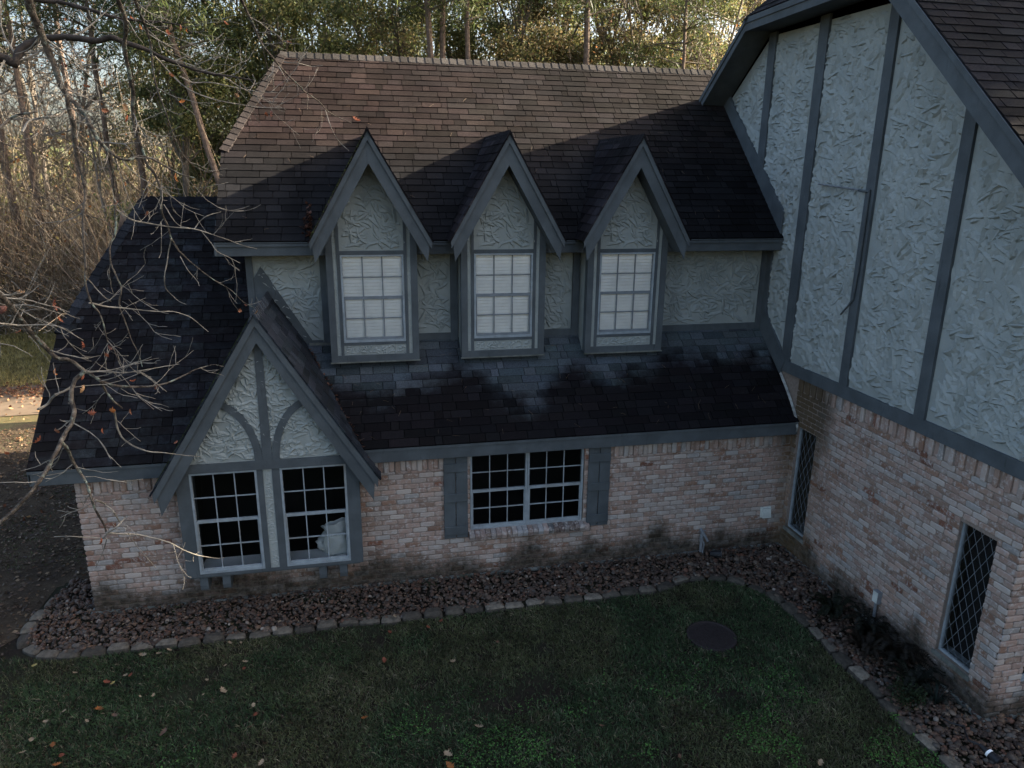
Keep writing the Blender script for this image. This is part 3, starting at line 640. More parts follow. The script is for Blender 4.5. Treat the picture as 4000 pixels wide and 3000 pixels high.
# gable roof
bayr = roofcol((.024, .029, .036), .4)
for sg in (-1, 1):
    m = MB(); cS = math.hypot(1, SG); V_ = np.array((-sg * 1 / cS, 0, SG / cS)); O_ = (c0 + sg * 1.55, 0, GA + .03 - 1.55 * SG)
    tf = lambda dx: (1.55 - dx) * cS
    vy = lambda dx: 1.33 + (GA + .03 - SG * dx - 3.65) / mL
    bk = 1.33 if sg > 0 else vy(.295)
    pol = [[(-.45, tf(1.55)), (vy(1.32), tf(1.55)), (vy(1.32), tf(1.32)), (-.45, tf(1.32))], [(-.45, tf(1.32)), (vy(1.32), tf(1.32)), (1.33, tf(.49)), (1.33, tf(0)), (-.45, tf(0))]]
    if sg < 0: pol += [[(1.33, tf(.49)), (vy(.295), tf(.295)), (1.33, tf(.295))]]
    if sg > 0: shing(m, O_, (0, 1, 0), V_, pol, bayr, seed=61)
    else: shing(m, O_, (0, -1, 0), V_, [[(-a, b) for a, b in p] for p in pol], bayr, seed=62)
    B(m, 'roof', 'shingles')
m = MB(); capline(m, (c0, -.46, GA + .03), (c0, 1.33, GA + .03), nz((-1, 0, -SG)), nz((1, 0, -SG)), .12, .12, 63, (.045, .052, .062)); B(m, 'ridge_cap', 'shingles')
m = MB(); rr = random.Random(8)
for i in range(700):
    t_ = rr.random(); dx = .05 + 1.42 * t_; y = -.43 + abs(rr.gauss(0, .05)); p = np.array((c0 - dx, y, GA + .05 - dx * SG)); s = rr.uniform(.008, .022)
    m.add([p + (0, 0, s), p + (s, 0, 0), p + (-s * .5, s, 0), p + (-s * .5, -s, 0), p - (0, 0, s)], [(0, 1, 2), (0, 2, 3), (0, 3, 1), (4, 2, 1), (4, 3, 2), (4, 1, 3)])
B(m, 'moss', 'moss')
# plastic bag on the seat board
def blob(m, c, r, seed, nu=26, nv=16, ridge=.13):
    rr = np.random.RandomState(seed); V = []
    for j in range(nv + 1):
        ph = math.pi * j / nv
        for i in range(nu):
            th = 2 * math.pi * i / nu; d = np.array((math.sin(ph) * math.cos(th), math.sin(ph) * math.sin(th), math.cos(ph)))
            k = 1 + ridge * (vnoise(th * 2.2 + seed, ph * 2.2) - .5) * 2 + ridge * .7 * (vnoise(th * 6 + seed, ph * 5) - .5)
            V.append(np.array(c) + np.array(r) * d * k)
    F = [(j * nu + i, j * nu + (i + 1) % nu, (j + 1) * nu + (i + 1) % nu, (j + 1) * nu + i) for j in range(nv) for i in range(nu)]
    m.bulk(np.array(V), F)
bag = empty('plastic_bag', (BAYX + .86, -.08, .666)); tag(bag, 'crumpled white plastic bag standing inside the right bay window', 'bag')
def BG(m, name): o = m.build(name, M['bag'], bag, True); o.matrix_parent_inverse = Matrix.Translation((-(BAYX + .86), .08, -.666)); return o
m = MB(); blob(m, (BAYX + .83, -.09, .85), (.225, .09, .215), 3, ridge=.26); BG(m, 'bag_body')
m = MB(); rr = random.Random(6); n = 22; V = []
for j, (rw, z) in enumerate(((.17, .98), (.15, 1.06), (.16, 1.13), (.20, 1.20))):
    for i in range(n):
        a = 2 * math.pi * i / n; k = 1 + rr.uniform(-.07, .07) * (j + 1) / 3 + .12 * math.sin(a * 5 + j); V.append((BAYX + .86 + rw * k * math.cos(a), -.09 + .07 * k * math.sin(a), z + rr.uniform(-.006, .006) * j + .05 * math.cos(a) * j / 3))
m.add(V, [(j * n + i, j * n + (i + 1) % n, (j + 1) * n + (i + 1) % n, (j + 1) * n + i) for j in range(3) for i in range(n)]); BG(m, 'bag_top')

# --- dormers (local origin: centre of the face foot)
DX = [-6.86, -4.835, -2.785]
dorm = empty('dormer', (DX[0], .88, 3.43), house)
def D(m, name, mat): return m.build(name, M[mat], dorm)
def Db(a, b, name='timber', mat='trim'): m = MB(); m.box(a, b); return D(m, name, mat)
zt = 1.66; SD = 1.74; AP = 3.38; 
# face: trims
Db((-.675, -.02, 0), (-.575, .02, 2.2)); Db((.575, -.02, 0), (.675, .02, 2.2)); Db((-.574, -.02, 0), (.574, .02, .10))
Db((-.52, -.015, .1005), (-.475, .02, 2.35)); Db((.475, -.015, .1005), (.52, .02, 2.35)); Db((-.474, -.015, 1.645), (.474, .02, 1.70)); Db((-.474, -.012, .255), (.474, .02, .295))
m = MB(); fp = [(-.66, .02), (.66, .02), (.66, 2.05), (0, AP - .25), (-.66, 2.05)]
m.add([(-.66, 0, .02), (.66, 0, .02), (.66, 0, .26), (-.66, 0, .26), (-.66, 0, 1.68), (.66, 0, 1.68), (.66, 0, 2.05), (0, 0, AP - .28), (-.66, 0, 2.05), (-.474, 0, .26), (-.474, 0, 1.68), (.474, 0, .26), (.474, 0, 1.68)], [(0, 1, 2, 3), (4, 5, 6, 7, 8), (3, 9, 10, 4), (11, 2, 5, 12)])
rr = random.Random(9)
strokes(m, (0, 0, 0), (1, 0, 0), (0, 0, 1), (0, -1, 0), [[(-.46, 1.7), (.46, 1.7), (.46, 2.2), (0, AP - .35), (-.46, 2.2)]], 170, rr, (.13, .34), (.03, .07), (.014, .030), -.2, .0)
strokes(m, (0, 0, 0), (1, 0, 0), (0, 0, 1), (0, -1, 0), [[(-.47, .10), (.47, .10), (.47, .25), (-.47, .25)]], 500, rr, (.05, .13), (.015, .03), (.008, .016), .8, -.02)
for u in (-.575, .52): strokes(m, (0, 0, 0), (1, 0, 0), (0, 0, 1), (0, -1, 0), [[(u, .1), (u + .055, .1), (u + .055, 2.1), (u, 2.1)]], 900, rr, (.03, .08), (.01, .02), (.003, .007), 1.5, -.02)
m.add([(-.66, 0, 0), (-.66, .46, 0), (-.66, .46, 2.05), (-.66, 0, 2.05)], [(0, 1, 2, 3)]); m.add([(.66, 0, 0), (.66, .46, 0), (.66, .46, 2.05), (.66, 0, 2.05)], [(0, 1, 2, 3)])
D(m, 'stucco_panel', 'stucco')
Db((-.674, .021, 0), (-.662, .12, 1.9)); Db((.662, .021, 0), (.674, .12, 1.9))
# window
sashwin(None, PF(.0), -.47, .47, .30, 1.64, dorm, mid=.985, frame=.028, mmat='muntin_metal')
m = MB(); z = .33
while z < 1.63:
    m.add([(-.445, .047, z), (.445, .047, z), (.445, .058, z + .040), (-.445, .058, z + .040)], [(0, 1, 2, 3)]); z += .052
D(m, 'blind', 'white_paint')
Db((-.50, .064, .28), (.50, .074, 1.68), 'blind_backing', 'white_paint')
for sg in (-1, 1):
    m = MB(); m.prism([(0, -.37, AP - .03), (sg * .845, -.37, AP - .03 - .845 * SD), (sg * .81, -.37, 1.56), (0, -.37, 2.95)][::sg], (0, .03, 0)); D(m, 'bargeboard', 'trim')
    m = MB(); m.prism([(0, -.395, AP), (sg * .875, -.395, AP - .875 * SD), (sg * .865, -.395, AP - .875 * SD - .10), (0, -.395, AP - .12)][::sg], (0, .024, 0)); D(m, 'bargeboard_trim', 'trim')
    m = MB(); m.prism([(0, -.339, 2.97), (sg * .76, -.339, 2.97 - .76 * 1.72), (sg * .76, -.339, 3.0 - .76 * 1.72), (0, -.339, 3.0)][::sg], (0, .338, 0)); D(m, 'soffit', 'trim')
    m = MB(); cS = math.hypot(1, SD); tf = lambda dx: (.89 - dx) * cS
    ZB = AP + .025; vy = lambda dx: EY + (3.43 + ZB - SD * dx - EZ) / mM - .88
    pol = [[(-.40, tf(.89)), (vy(.89) , tf(.89)), (vy(0), tf(0)), (-.40, tf(0))]]; dc = roofcol((.0110, .0095, .0104), .45, lambda s, t_, c: c * (1 + 1.1 * float(sst(.5, .75, fbm(s * 5, t_ * 1.2 + 3)))))
    if sg > 0: shing(m, (sg * .89, 0, ZB - .89 * SD), (0, 1, 0), (-1 / cS, 0, SD / cS), pol, dc, seed=71, raise_=.006)
    else: shing(m, (sg * .89, 0, ZB - .89 * SD), (0, -1, 0), (1 / cS, 0, SD / cS), [[(-a, b) for a, b in p] for p in pol], dc, seed=72, raise_=.006)
    D(m, 'roof', 'shingles')
m = MB(); capline(m, (0, -.41, AP + .02), (0, vy(0) + .05, AP + .02), nz((-1, 0, -SD)), nz((1, 0, -SD)), .10, .12, 73, (.014, .013, .014)); D(m, 'ridge_cap', 'shingles')
Db((-.69, -.035, -.02), (.69, -.022, .0), 'flashing', 'concrete')
for k in (1, 2):
    d = copy_tree(dorm, house); d.location = (DX[k], .88, 3.43)
    if k == 2: d.location = (DX[k], .88, 3.42)
m = MB(); rr = random.Random(18)
for i in range(520):
    dx = .03 + .83 * rr.random() ** .8; y = -.40 + abs(rr.gauss(0, .045)); p = np.array((-dx, y, AP + .04 - dx * SD)); s_ = rr.uniform(.007, .02)
    m.add([p + (0, 0, s_), p + (s_, 0, 0), p + (-s_ * .5, s_, 0), p + (-s_ * .5, -s_, 0), p - (0, 0, s_)], [(0, 1, 2), (0, 2, 3), (0, 3, 1), (4, 2, 1), (4, 3, 2), (4, 1, 3)])
m.build('moss', M['moss'], dorm)
for o in bpy.data.objects:
    if o.name.split('.')[0] == 'dormer': o['group'] = 'dormers on the front roof'

# --- leaded windows in the wing
for (a, b, c, d) in (WA, WB_):
    lw = empty('leaded_window', (0, 0, 0), house); P = lambda u, w_, dd: (dd, -u, w_)
    m = MB()
    for q in ((a, a + .028, c, d), (b - .028, b, c, d), (a + .028, b - .028, d - .028, d), (a + .028, b - .028, c, c + .03)): bxp(m, P, *q, .05, .10)
    m.build('frame', M['window_metal'], lw)
    m = MB(); m.add([P(a, c, .08), P(b, c, .08), P(b, d, .08), P(a, d, .08)], [(0, 1, 2, 3)]); m.build('glass', M['glass'], lw)
    m = MB(); A_, B2, C2, D2 = a + .02, b - .02, c + .02, d - .02; sp = .17; sl = 2.0
    for sgn in (1, -1):
        k = -30
        while k < 40:
            w0 = C2 + k * sp * sl * .72; pts = []
            ua, ub = A_, B2; wa_ = w0; wb_ = w0 + (B2 - A_) * sl
            if sgn < 0: wa_, wb_ = wb_, wa_
            q = clip([(ua, wa_ - .0048), (ub, wb_ - .0048), (ub, wb_ + .0048), (ua, wa_ + .0048)], [(A_, C2), (B2, C2), (B2, D2), (A_, D2)])
            if q: m.prism([P(x_, y_, .068 if sgn > 0 else .071) for x_, y_ in ccw(q)], (.004, 0, 0))
            k += 1
    m.build('lead_lattice', M['muntin_metal'], lw)
    m = MB(); bxp(m, P, a - .03, b + .03, c - .06, c - .001, -.022, .139); m.build('sill', M['concrete'], lw)
    m = MB(); bxp(m, P, a, b, c - .0, c + .02, .145, .40); m.build('inner_sill', M['window_metal'], lw)
    room(P, a - .0, b + .0, c - .05, d + .1, .145, .42, lw, 'room_olive')
    m = MB(); bxp(m, P, a + (b - a) * .33, b + .3, c + .02, d + .1, .30, .31); m.build('dark_opening', M['dark_room'], lw)
lw = empty('front_window', (0, 0, 0), house); P = PF(WYC + .06); a, b, c, d = WC
sashwin(None, P, a, b, c, d, lw); room(PF(WYC), a - .2, b + .2, c - .2, d + .2, .15, 1.2, lw)

# --- conduit on the wing wall
cp = empty('conduit', (0, 0, 0), house)
m = MB(); m.tube([(-.07, .03, 6.16), (-.07, -.95, 6.09)], .013, 8); m.build('arm', M['metal_grey'], cp)
m = MB(); m.tube([(-.07, -.93, 6.085), (-.07, -1.16, 6.07)], .018, 8); m.tube([(-.066, -1.15, 6.10), (-.066, -1.15, 4.95), (-.066, -1.12, 4.55)], .018, 8); m.tube([(-.066, -1.12, 4.56), (-.07, -1.04, 4.44), (-.07, -.91, 4.30)], .014, 8); m.build('pipe', M['trim'], cp)
# ------------------------------------------------------------------ small fixtures
ob = MB(); ob.box((-.43, -.075, .58), (-.27, -.018, .745)); o = ob.build('outlet_cover', M['pale_plastic']); 
root = empty('outlet_box', (-.35, 0, .58)); tag(root, 'white weatherproof outlet box on the front brick wall near the inner corner', 'outlet box')
bpy.data.objects.remove(o)
def loc_mesh(m, name, mat, root, smooth=False):
    o = m.build(name, M[mat], root, smooth); o.matrix_parent_inverse = Matrix.Translation(-Vector(root.location)); return o
m = MB(); m.prism([(-.43, -.02, .585), (-.43, -.02, .75), (-.43, -.055, .75), (-.43, -.085, .585)], (.16, 0, 0)); loc_mesh(m, 'flip_cover', 'pale_plastic', root)
m = MB(); m.box((-.445, -.021, .57), (-.255, -.006, .765)); loc_mesh(m, 'back_plate', 'pale_plastic', root)
root = empty('garden_faucet', (-1.54, -.06, 0)); tag(root, 'grey garden faucet on a standing pipe against the front brick wall', 'faucet')
m = MB(); m.tube([(-1.54, -.07, 0), (-1.54, -.07, .30)], .025, 8); m.tube([(-1.52, -.09, 0), (-1.50, -.10, .2), (-1.53, -.07, .34)], .014, 6); loc_mesh(m, 'pipe', 'metal_grey', root)
m = MB(); m.tube([(-1.54, .0, .46), (-1.53, -.07, .42), (-1.50, -.13, .36), (-1.47, -.16, .29)], [.022, .028, .024, .02], 8); m.tube([(-1.54, -.07, .28), (-1.54, -.075, .41)], .034, 8); loc_mesh(m, 'spout', 'metal_grey', root)
m = MB(); m.tube([(-1.60, -.10, .45), (-1.585, -.11, .47), (-1.54, -.12, .475), (-1.50, -.11, .47), (-1.485, -.10, .45)], .008, 6); m.tube([(-1.54, -.115, .47), (-1.54, -.07, .43)], .007, 6); loc_mesh(m, 'handle', 'metal_grey', root)
root = empty('spotlight', (-1.34, -.24, .05)); tag(root, 'small black garden spotlight lying on the gravel beside the faucet', 'spotlight')
m = MB(); m.tube([(-1.42, -.20, .07), (-1.36, -.24, .085), (-1.27, -.29, .095)], [.045, .06, .07], 12); loc_mesh(m, 'lamp_body', 'black_plastic', root)
m = MB(); m.tube([(-1.272, -.29, .095), (-1.266, -.294, .096)], [.05, .05], 12); loc_mesh(m, 'lens', 'metal_grey', root); m = MB(); m.tube([(-1.36, -.24, 0), (-1.36, -.24, .06)], .012, 6); loc_mesh(m, 'stake', 'black_plastic', root)
root = empty('meter_box', (-.03, -2.5, 0)); tag(root, 'small grey electrical box with a conduit low on the wing brick wall', 'electrical box')
m = MB(); m.box((-.075, -2.56, .42), (-.01, -2.45, .60)); loc_mesh(m, 'box_body', 'metal_grey', root); m = MB(); m.box((-.083, -2.55, .43), (-.0755, -2.46, .59)); loc_mesh(m, 'lid', 'pale_plastic', root)
m = MB(); m.tube([(-.045, -2.505, .0), (-.045, -2.505, .415)], .022, 8); loc_mesh(m, 'pipe', 'metal_grey', root)
sx, sy = -.43, -4.96
root = empty('path_light', (sx, sy, 0)); tag(root, 'black path light with a white ring tipped over in the gravel at lower right', 'garden light')
m = MB(); m.tube([(sx - .02, sy + .14, .10), (sx, sy + .04, .085)], [.022, .035], 10); m.tube([(sx + .003, sy + .012, .08), (sx + .02, sy - .09, .06)], [.05, .058], 12); loc_mesh(m, 'lamp_body', 'black_plastic', root)
m = MB(); m.tube([(sx, sy + .04, .085), (sx + .003, sy + .012, .08)], [.046, .05], 12); loc_mesh(m, 'ring', 'white_paint', root)
m = MB(); m.tube([(sx - .02, sy + .14, .10), (sx - .09, sy + .22, .10), (sx - .03, sy + .34, .11), (sx + .03, sy + .42, .10), (sx - .06, sy + .5, .09), (sx - .1, sy + .62, .08), (sx + .1, sy + .72, .06)], .011, 6); loc_mesh(m, 'cable', 'black_plastic', root)
# utility cover in the lawn
root = empty('utility_cover', (-2.43, -2.25, 0)); tag(root, 'round dark iron utility cover set in the lawn', 'manhole cover')
m = MB(); n = 40; V = [(-2.43 + r * math.cos(2 * math.pi * i / n), -2.25 + r * math.sin(2 * math.pi * i / n), z) for r, z in ((.345, -.03), (.345, .022), (.32, .026), (.315, .012), (.0, .012)) for i in range(n)]
m.bulk(np.array(V), [(j * n + i, j * n + (i + 1) % n, (j + 1) * n + (i + 1) % n, (j + 1) * n + i) for j in range(4) for i in range(n)]); loc_mesh(m, 'rim', 'iron', root)
m = MB()
for i in range(-9, 10):
    for j in range(-9, 10):
        x, y = i * .034, j * .034
        if math.hypot(x, y) < .29: m.box((-2.43 + x - .011, -2.25 + y - .011, .0125), (-2.43 + x + .011, -2.25 + y + .011, .019))
loc_mesh(m, 'tread_plate', 'iron', root)

# ------------------------------------------------------------------ edging stones
EP = [(-11.81, .45), (-11.82, .1), (-11.84, -.22), (-11.80, -.53), (-11.6, -.80), (-11.36, -.92), (-11.08, -.97)] + [(-10.8 + .305 * i, -.965 + .012 * math.sin(i * 1.3)) for i in range(27)] + [(-2.57, -.93), (-2.26, -.80), (-1.95, -.78), (-1.61, -.82), (-1.35, -.98), (-1.15, -1.24), (-1.01, -1.55), (-.96, -1.86)] + [(-.92 + .015 * math.sin(i * 1.7), -2.17 - .305 * i) for i in range(11)]
def word(n):
    w1 = ['first', 'second', 'third', 'fourth', 'fifth', 'sixth', 'seventh', 'eighth', 'ninth', 'tenth', 'eleventh', 'twelfth', 'thirteenth', 'fourteenth', 'fifteenth', 'sixteenth', 'seventeenth', 'eighteenth', 'nineteenth', 'twentieth']
    return w1[n] if n < 20 else 'twenty ' + w1[n - 20] if n < 29 else 'thirtieth'
pav = []
for v in range(6):
    rr = random.Random(100 + v); m = MB(); nx, ny = 10, 6; a, b, h = .139, .085, .068
    def pt(i, j):
        u = i / nx * 2 - 1; w_ = j / ny * 2 - 1; x = u * a * (1 - .13 * (w_ > 0) * w_); y = w_ * b * (1 - .22 * abs(u) ** 3)
        ed = max(abs(u), abs(w_)); z = h - .028 * sst(.72, 1.0, ed) + (fbm(u * 2 + v * 5, w_ * 2) - .5) * .018
        return (x, y, z)
    V = [pt(i, j) for j in range(ny + 1) for i in range(nx + 1)]; F = [(j * (nx + 1) + i, j * (nx + 1) + i + 1, (j + 1) * (nx + 1) + i + 1, (j + 1) * (nx + 1) + i) for j in range(ny) for i in range(nx)]
    c = [np.array((.105, .090, .070)) * (.38, .6, .8, 1.0, 1.35, .5)[v]] * len(F); m.add(V, F, np.array(c))
    rim = [i for i in range(nx + 1)] + [j * (nx + 1) + nx for j in range(1, ny + 1)] + [ny * (nx + 1) + i for i in range(nx - 1, -1, -1)] + [j * (nx + 1) for j in range(ny - 1, 0, -1)]
    top = [V[i] for i in rim]; bot = [(x * 1.05, y * 1.06, -.02) for x, y, z in top]; n = len(rim)
    m.add(top + bot, [(i, n + i, n + (i + 1) % n, (i + 1) % n) for i in range(n)], np.array((.06, .052, .042)))
    pav.append(m)
meshes = {}
for i, (x, y) in enumerate(EP):
    v = random.randrange(6)
    if v not in meshes: o = pav[v].build('edging_stone', M['paver'], None, True); meshes[v] = o.data
    else: o = bpy.data.objects.new('edging_stone', meshes[v]); col.objects.link(o)
    p, q = EP[max(0, i - 1)], EP[min(len(EP) - 1, i + 1)]; ang = math.atan2(q[1] - p[1], q[0] - p[0])
    o.location = (x + random.uniform(-.012, .012), y + random.uniform(-.025, .025), random.uniform(-.025, .005)); o.rotation_euler = (random.uniform(-.05, .05), random.uniform(-.04, .04), ang + random.uniform(-.13, .13)); o.scale = (random.uniform(.93, 1.04), random.uniform(.82, 1.2), random.uniform(.8, 1.15))
    if i < 7: lab = 'dark damp edging stone at the left end of the gravel bed, %s from the back' % word(i)
    elif i < 34: lab = 'grey edging stone on the straight front row, %s from the left corner' % word(i - 7)
    elif i < 42: lab = 'mossy edging stone on the curve below the outlet box, %s from its left' % word(i - 34)
    else: lab = 'weathered edging stone beside the wing bed, %s going down from the curve' % word(i - 42)
    tag(o, lab, 'edging stone', 'edging stones around the gravel bed')

# ------------------------------------------------------------------ river gravel
bed = [p for p in EP] + [(-.86, -7), (4, -7), (4, WYC), (0, WYC), (0, 0), (-11.07, 0), (-11.07, 1.0), (-11.7, 1.0)]
sheet('gravel_bed', [(-11.8, 1.0)] + [p for p in EP] + [(-.88, -7), (4, -7), (4, WYC), (.05, WYC), (.05, .05), (-11.07, .05), (-11.07, 1.0)], .004, M['lawn_soil'])
def ico():
    g = (1 + 5 ** .5) / 2; v = [(-1, g, 0), (1, g, 0), (-1, -g, 0), (1, -g, 0), (0, -1, g), (0, 1, g), (0, -1, -g), (0, 1, -g), (g, 0, -1), (g, 0, 1), (-g, 0, -1), (-g, 0, 1)]
    f = [(0, 11, 5), (0, 5, 1), (0, 1, 7), (0, 7, 10), (0, 10, 11), (1, 5, 9), (5, 11, 4), (11, 10, 2), (10, 7, 6), (7, 1, 8), (3, 9, 4), (3, 4, 2), (3, 2, 6), (3, 6, 8), (3, 8, 9), (4, 9, 5), (2, 4, 11), (6, 2, 10), (8, 6, 7), (9, 8, 1)]
    v = [nz(p) for p in v]; c = {}
    def mid(a, b):
        k = (min(a, b), max(a, b))
        if k not in c: c[k] = len(v); v.append(nz(v[a] + v[b]))
        return c[k]
    F = []
    for a, b, d in f: x, y, z = mid(a, b), mid(b, d), mid(d, a); F += [(a, x, z), (b, y, x), (d, z, y), (x, y, z)]
    return np.array(v), np.array(F)
IV, IF = ico()
rv = R
pts = []
while len(pts) < 15000:
    x = rv.uniform(-11.9, 1.5); y = rv.uniform(-6.2, 1.0)
    if inside((x, y), bed):
        pts.append((x, y))
pts = np.array(pts); n = len(pts)
rpal = np.array([(.10, .062, .045), (.085, .058, .045), (.13, .085, .06), (.07, .05, .042), (.11, .09, .075), (.15, .12, .10), (.12, .06, .04), (.30, .28, .26), (.09, .085, .082)]); pr = np.array([5, 5, 3, 4, 2.5, 1.4, 2, .55, 2.4]); pr /= pr.sum()
cols = rpal[rv.choice(len(rpal), n, p=pr)] * np.array((.68, .61, .53)) * rv.uniform(.45, 1.35, (n, 1))
sz = rv.gamma(6, .0034, n).clip(.010, .052); sz = np.where(pts[:, 0] > -.9, sz * 1.15, sz)
scl = np.stack([sz * rv.uniform(.9, 1.25, n), sz * rv.uniform(.75, 1.1, n), sz * rv.uniform(.55, .85, n)], 1)
th = rv.uniform(0, 6.28, n); tl = rv.normal(0, .18, (n, 2))
zz = .018 + rv.uniform(0, .035, n)
ca, sa = np.cos(th), np.sin(th)
V = IV[None] * (1 + rv.normal(0, .03, (n, len(IV), 1))) * scl[:, None]
X = V[..., 0] * ca[:, None] - V[..., 1] * sa[:, None]; Y = V[..., 0] * sa[:, None] + V[..., 1] * ca[:, None]; Zz = V[..., 2] + X * tl[:, :1] + Y * tl[:, 1:]
V = np.stack([X + pts[:, :1], Y + pts[:, 1:], Zz + zz[:, None]], -1).reshape(-1, 3)
F = (IF[None] + (np.arange(n) * len(IV))[:, None, None]).reshape(-1, 3)
m = MB(); m.bulk(V, F, np.repeat(cols, len(IF), 0)); tag(m.build('river_gravel', M['rock'], None, True), 'brown river pebbles filling the bed along the brick walls', 'gravel', kind='stuff')

# ------------------------------------------------------------------ grass, clover and litter
EPp = [(-30, 9.0), (-13, 9.0), (-11.5, 9.0), (-11.5, 1.2), (-11.85, .6)] + [(x - (.14 if i < 5 else 0) , y - (.1 if i >= 4 else 0)) for i, (x, y) in enumerate(EP[:42])] + [(x - .1, y) for x, y in EP[42:]] + [(-.97, -9), (-30, -9)]
def blades(m, n, xr_, yr_, dens, hgt, wid, colf, poly):
    x = R.uniform(*xr_, n); y = R.uniform(*yr_, n); k = R.rand(n) < dens(x, y); x, y = x[k], y[k]
    k = np.array([inside((a, b), poly) for a, b in zip(x, y)]); x, y = x[k], y[k]
    cv = np.hypot(x + 2.43, y + 2.25) > .36; x, y = x[cv], y[cv]; n = len(x)
    a = R.uniform(0, 6.28, n); h = R.uniform(*hgt, n); ln = R.uniform(.3, 1.6, n) * h; w_ = R.uniform(*wid, n); b = a + R.uniform(-.8, .8, n) + np.pi / 2
    P0 = np.stack([x, y, np.full(n, -.012)], 1); dw = np.stack([np.cos(b), np.sin(b), 0 * b], 1) * w_[:, None]; dl = np.stack([np.cos(a) * ln, np.sin(a) * ln, h], 1)
    dm = np.stack([np.cos(a) * ln * .35, np.sin(a) * ln * .35, h * .7], 1)
    V = np.stack([P0 - dw, P0 + dw, P0 + dm + dw * .8, P0 + dl, P0 + dm - dw * .8], 1).reshape(-1, 3)
    m.bulk(V, np.arange(n * 5).reshape(n, 5), colf(x, y, n))
def gcol(x, y, n):
    f = fbm(x * .9 + 3, y * .9); base = np.array((.048, .080, .034)); ol = np.array((.082, .092, .042)); st_ = np.array((.17, .15, .10)); br = np.array((.07, .045, .03))
    r = R.rand(n, 1); mx = sst(.4, .65, f)[:, None]; c = base * (1 - mx) + ol * mx
    strawp = (.09 + .24 * sst(.55, .75, fbm(x * .6 - 4, y * .8 + 2)))[:, None]
    c = np.where(r < strawp, st_, c); c = np.where(r > .93, br, c); return c * R.uniform(.6, 1.4, (n, 1))
m = MB(); bare = lambda x, y: np.clip(1.05 - 1.0 * sst(.55, .8, fbm(x * 1.4 + 9, y * 1.4)), .12, 1) * np.where(x < -11.5, .35, 1)
blades(m, 300000, (-13.5, -.9), (-6.6, -.85), bare, (.02, .055), (.0026, .0048), gcol, EPp)
blades(m, 45000, (-16, -11.4), (-1, 9), lambda x, y: .35 * sst(.4, .7, fbm(x, y)), (.02, .05), (.003, .006), gcol, EPp)
tag(m.build('grass', M['grass']), 'short dark green winter lawn grass with thin brown patches', 'grass', kind='stuff')
m = MB(); n = 60000; x = R.uniform(-9.5, -.95, n); y = R.uniform(-6.5, -2.2, n); f = fbm(x * 1.5 + 20, y * 1.9 + 3)
pk = sst(.50, .64, f) * sst(-2.4, -4.0, y); pk = np.where(x < -7.5, pk * .5, pk); k = R.rand(n) < pk; x, y = x[k], y[k]; n = len(x)
a = R.uniform(0, 6.28, n); s = R.uniform(.007, .014, n); z = R.uniform(.015, .045, n); tl = R.normal(0, .3, (n, 2))
ang = a[:, None] + np.arange(6) * np.pi / 3; rad = s[:, None] * np.where(np.arange(6) % 2 == 0, 1, .55)[None]
X = np.cos(ang) * rad; Y = np.sin(ang) * rad; V = np.stack([x[:, None] + X, y[:, None] + Y, z[:, None] + X * tl[:, :1] + Y * tl[:, 1:]], -1).reshape(-1, 3)
m.bulk(V, np.arange(n * 6).reshape(n, 6), np.array((.058, .15, .03)) * R.uniform(.55, 1.3, (n, 1))); tag(m.build('clover', M['grass']), 'brighter green clover spreading through the front of the lawn', 'ground cover', kind='stuff')

def oakleaf(sz, seed, curl=.25):
    rr = random.Random(seed); prof = [(0, .03), (.12, .05), (.22, .26), (.30, .12), (.42, .36), (.55, .16), (.68, .40), (.76, .18), (.86, .20), (1, .0)]
    up = [(a, b * rr.uniform(.8, 1.2)) for a, b in prof]; lo = [(a, -b * rr.uniform(.8, 1.2)) for a, b in prof[:-1]][1:][::-1]
    n = len(prof); V = []; tw = rr.uniform(-.5, .5)
    for a, b in up: V.append(((a - .5) * sz, b * sz, curl * sz * ((a - .5) ** 2 * 2 + abs(b) * 1.1) + tw * b * (a - .5) * sz))
    mid = [((a - .5) * sz, 0, curl * sz * (a - .5) ** 2 * 2) for a, b in prof]
    V += mid
    for a, b in [(a, -b * rr.uniform(.8, 1.2)) for a, b in prof]: V.append(((a - .5) * sz, b * sz, curl * sz * ((a - .5) ** 2 * 2 + abs(b) * 1.1) + tw * b * (a - .5) * sz))
    F = [(i, i + 1, n + i + 1, n + i) for i in range(n - 1)] + [(n + i, n + i + 1, 2 * n + i + 1, 2 * n + i) for i in range(n - 1)]
    return np.array(V), F
LC = dict(t=('pale tan', (.28, .21, .135)), r=('reddish brown', (.17, .05, .025)), b=('dull brown', (.14, .08, .05)), y=('yellowish', (.28, .22, .07)), o=('orange brown', (.28, .10, .025)))
